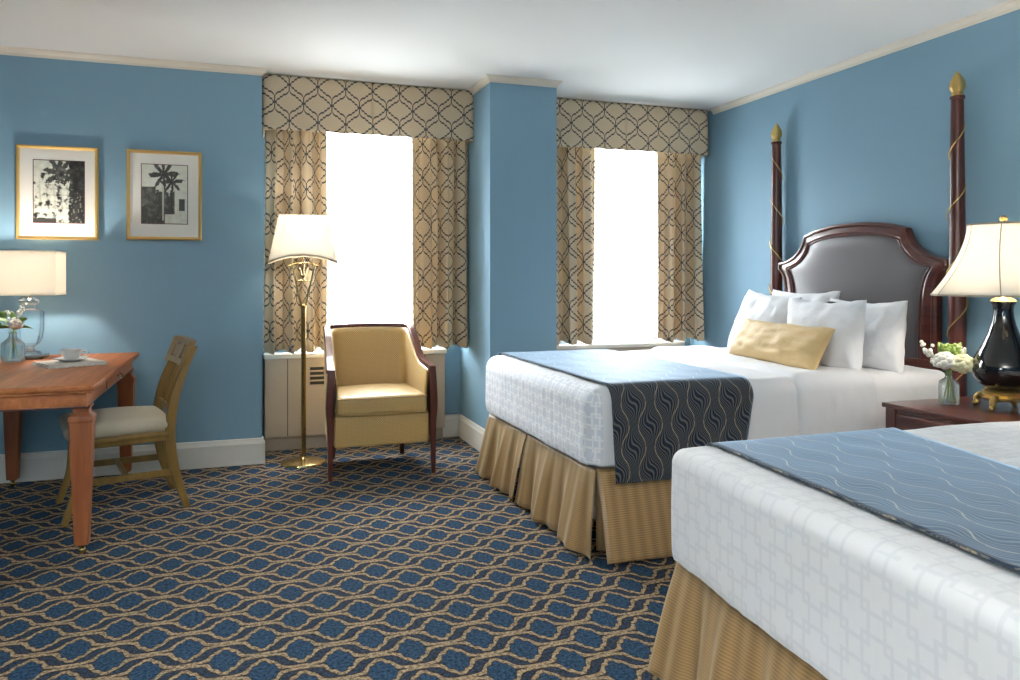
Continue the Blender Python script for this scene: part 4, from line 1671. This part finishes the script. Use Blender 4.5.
b = MB(); blossom(b, (.055, -.025, .188), .053, 28, 9); blossom(b, (.066, .02, .198), .030, 14, 10); b.build('cream_hydrangea', 'petal_y', v2, angle=80)
b = MB(); random.seed(12)
for k in range(34):
    t = k / 33
    b.ball((-.035 - .060 * t + random.uniform(-.020, .020), random.uniform(-.025, .025), .182 + .085 * t + random.uniform(-.020, .020)), .0085, 8, 5, rough=.25, seed=k)
b.build('stock_blooms', 'petal', v2, angle=80)
b = MB()
for k in range(12):
    b.ball((.045 + random.uniform(-.018, .022), random.uniform(-.01, .03), .250 + random.uniform(-.018, .018)), .008, 7, 5)
b.build('stock_blooms', 'petal', v2, angle=80)
b = MB()
for k in range(26):
    a = k * 2.1
    leafmesh(b, (.0 + .022 * math.cos(a), .01, .205 + .007 * (k % 4)), (math.cos(a) * .45 - .1, math.sin(a) * .5, 1), .085, .015, k)
b.build('leaves', 'leaf_pale', v2, solid=.001)
b = MB()
for k in range(30):
    b.ball((.005 + random.uniform(-.038, .040), random.uniform(-.02, .02), .250 + random.uniform(-.022, .028)), .0095, 7, 5, rough=.4, seed=k)
b.build('green_filler', 'leaf_pale', v2, angle=80)


# ------------------------------------------------------------------ lights
def area(name, loc, rot, sx, sy, e, color=(1, 1, 1), portal=False):
    l = bpy.data.lights.new(name, 'AREA'); l.shape = 'RECTANGLE'; l.size = sx; l.size_y = sy
    l.energy = e; l.color = color
    if portal: l.cycles.is_portal = True
    o = bpy.data.objects.new(name, l); COL.objects.link(o); o.location = loc; o.rotation_euler = rot
    return o


def point(name, loc, e, color, r=.03):
    l = bpy.data.lights.new(name, 'POINT'); l.energy = e; l.color = color; l.shadow_soft_size = r
    o = bpy.data.objects.new(name, l); COL.objects.link(o); o.location = loc
    return o


w = bpy.data.worlds.new('overcast_sky'); scn.world = w; w.use_nodes = True
wt = w.node_tree
bg = wt.nodes['Background']
tc = wt.nodes.new('ShaderNodeTexCoord'); sx = wt.nodes.new('ShaderNodeSeparateXYZ')
wt.links.new(tc.outputs['Generated'], sx.inputs[0])
rp = wt.nodes.new('ShaderNodeValToRGB')      # overcast sky: bright overhead, paler band near the horizon, dull ground
mr = wt.nodes.new('ShaderNodeMapRange'); mr.inputs[1].default_value = -1; mr.inputs[2].default_value = 1
wt.links.new(sx.outputs[2], mr.inputs[0]); wt.links.new(mr.outputs[0], rp.inputs[0])
els = rp.color_ramp.elements
for _ in range(3): els.new(.5)
for e, (p, c) in zip(els, ((0, (.22, .22, .22)), (.42, (.20, .20, .20)), (.475, (.16, .16, .16)), (.57, (.22, .225, .23)), (.63, (.95, .97, 1.0)))):
    e.position = p; e.color = (*c, 1)
wt.links.new(rp.outputs[0], bg.inputs[0])
bg.inputs[1].default_value = 52.0
for n_, W in (('left_window_portal', W1), ('right_window_portal', W2)):
    area(n_, ((W[0] + W[1]) / 2, YW + .22, (W[2] + W[3]) / 2), (R(-90), 0, 0), W[1] - W[0], W[3] - W[2], 1, portal=True)
area('side_fill_light', (XB - .25, (W3[0] + W3[1]) / 2, (W3[2] + W3[3]) / 2), (0, R(-90), 0), W3[3] - W3[2], W3[1] - W3[0], 10, (.93, .96, 1))  # added fill from the left, outside the unseen side opening
area('ceiling_fill_light', (-.6, -1.2, 1.9), (R(180), 0, 0), 1.2, 1.2, 190, (1, .96, .90))  # added fill aimed at the ceiling, no real fixture stands here
WARM = (1, .90, .79)
point('desk_lamp_bulb', (-1.16, 5.10, 1.275), 14, WARM)
point('floor_lamp_bulb', (.378, 5.275, 1.53), 5, WARM)
point('bedside_lamp_bulb', (3.225, 2.555, 1.30), 9, WARM)
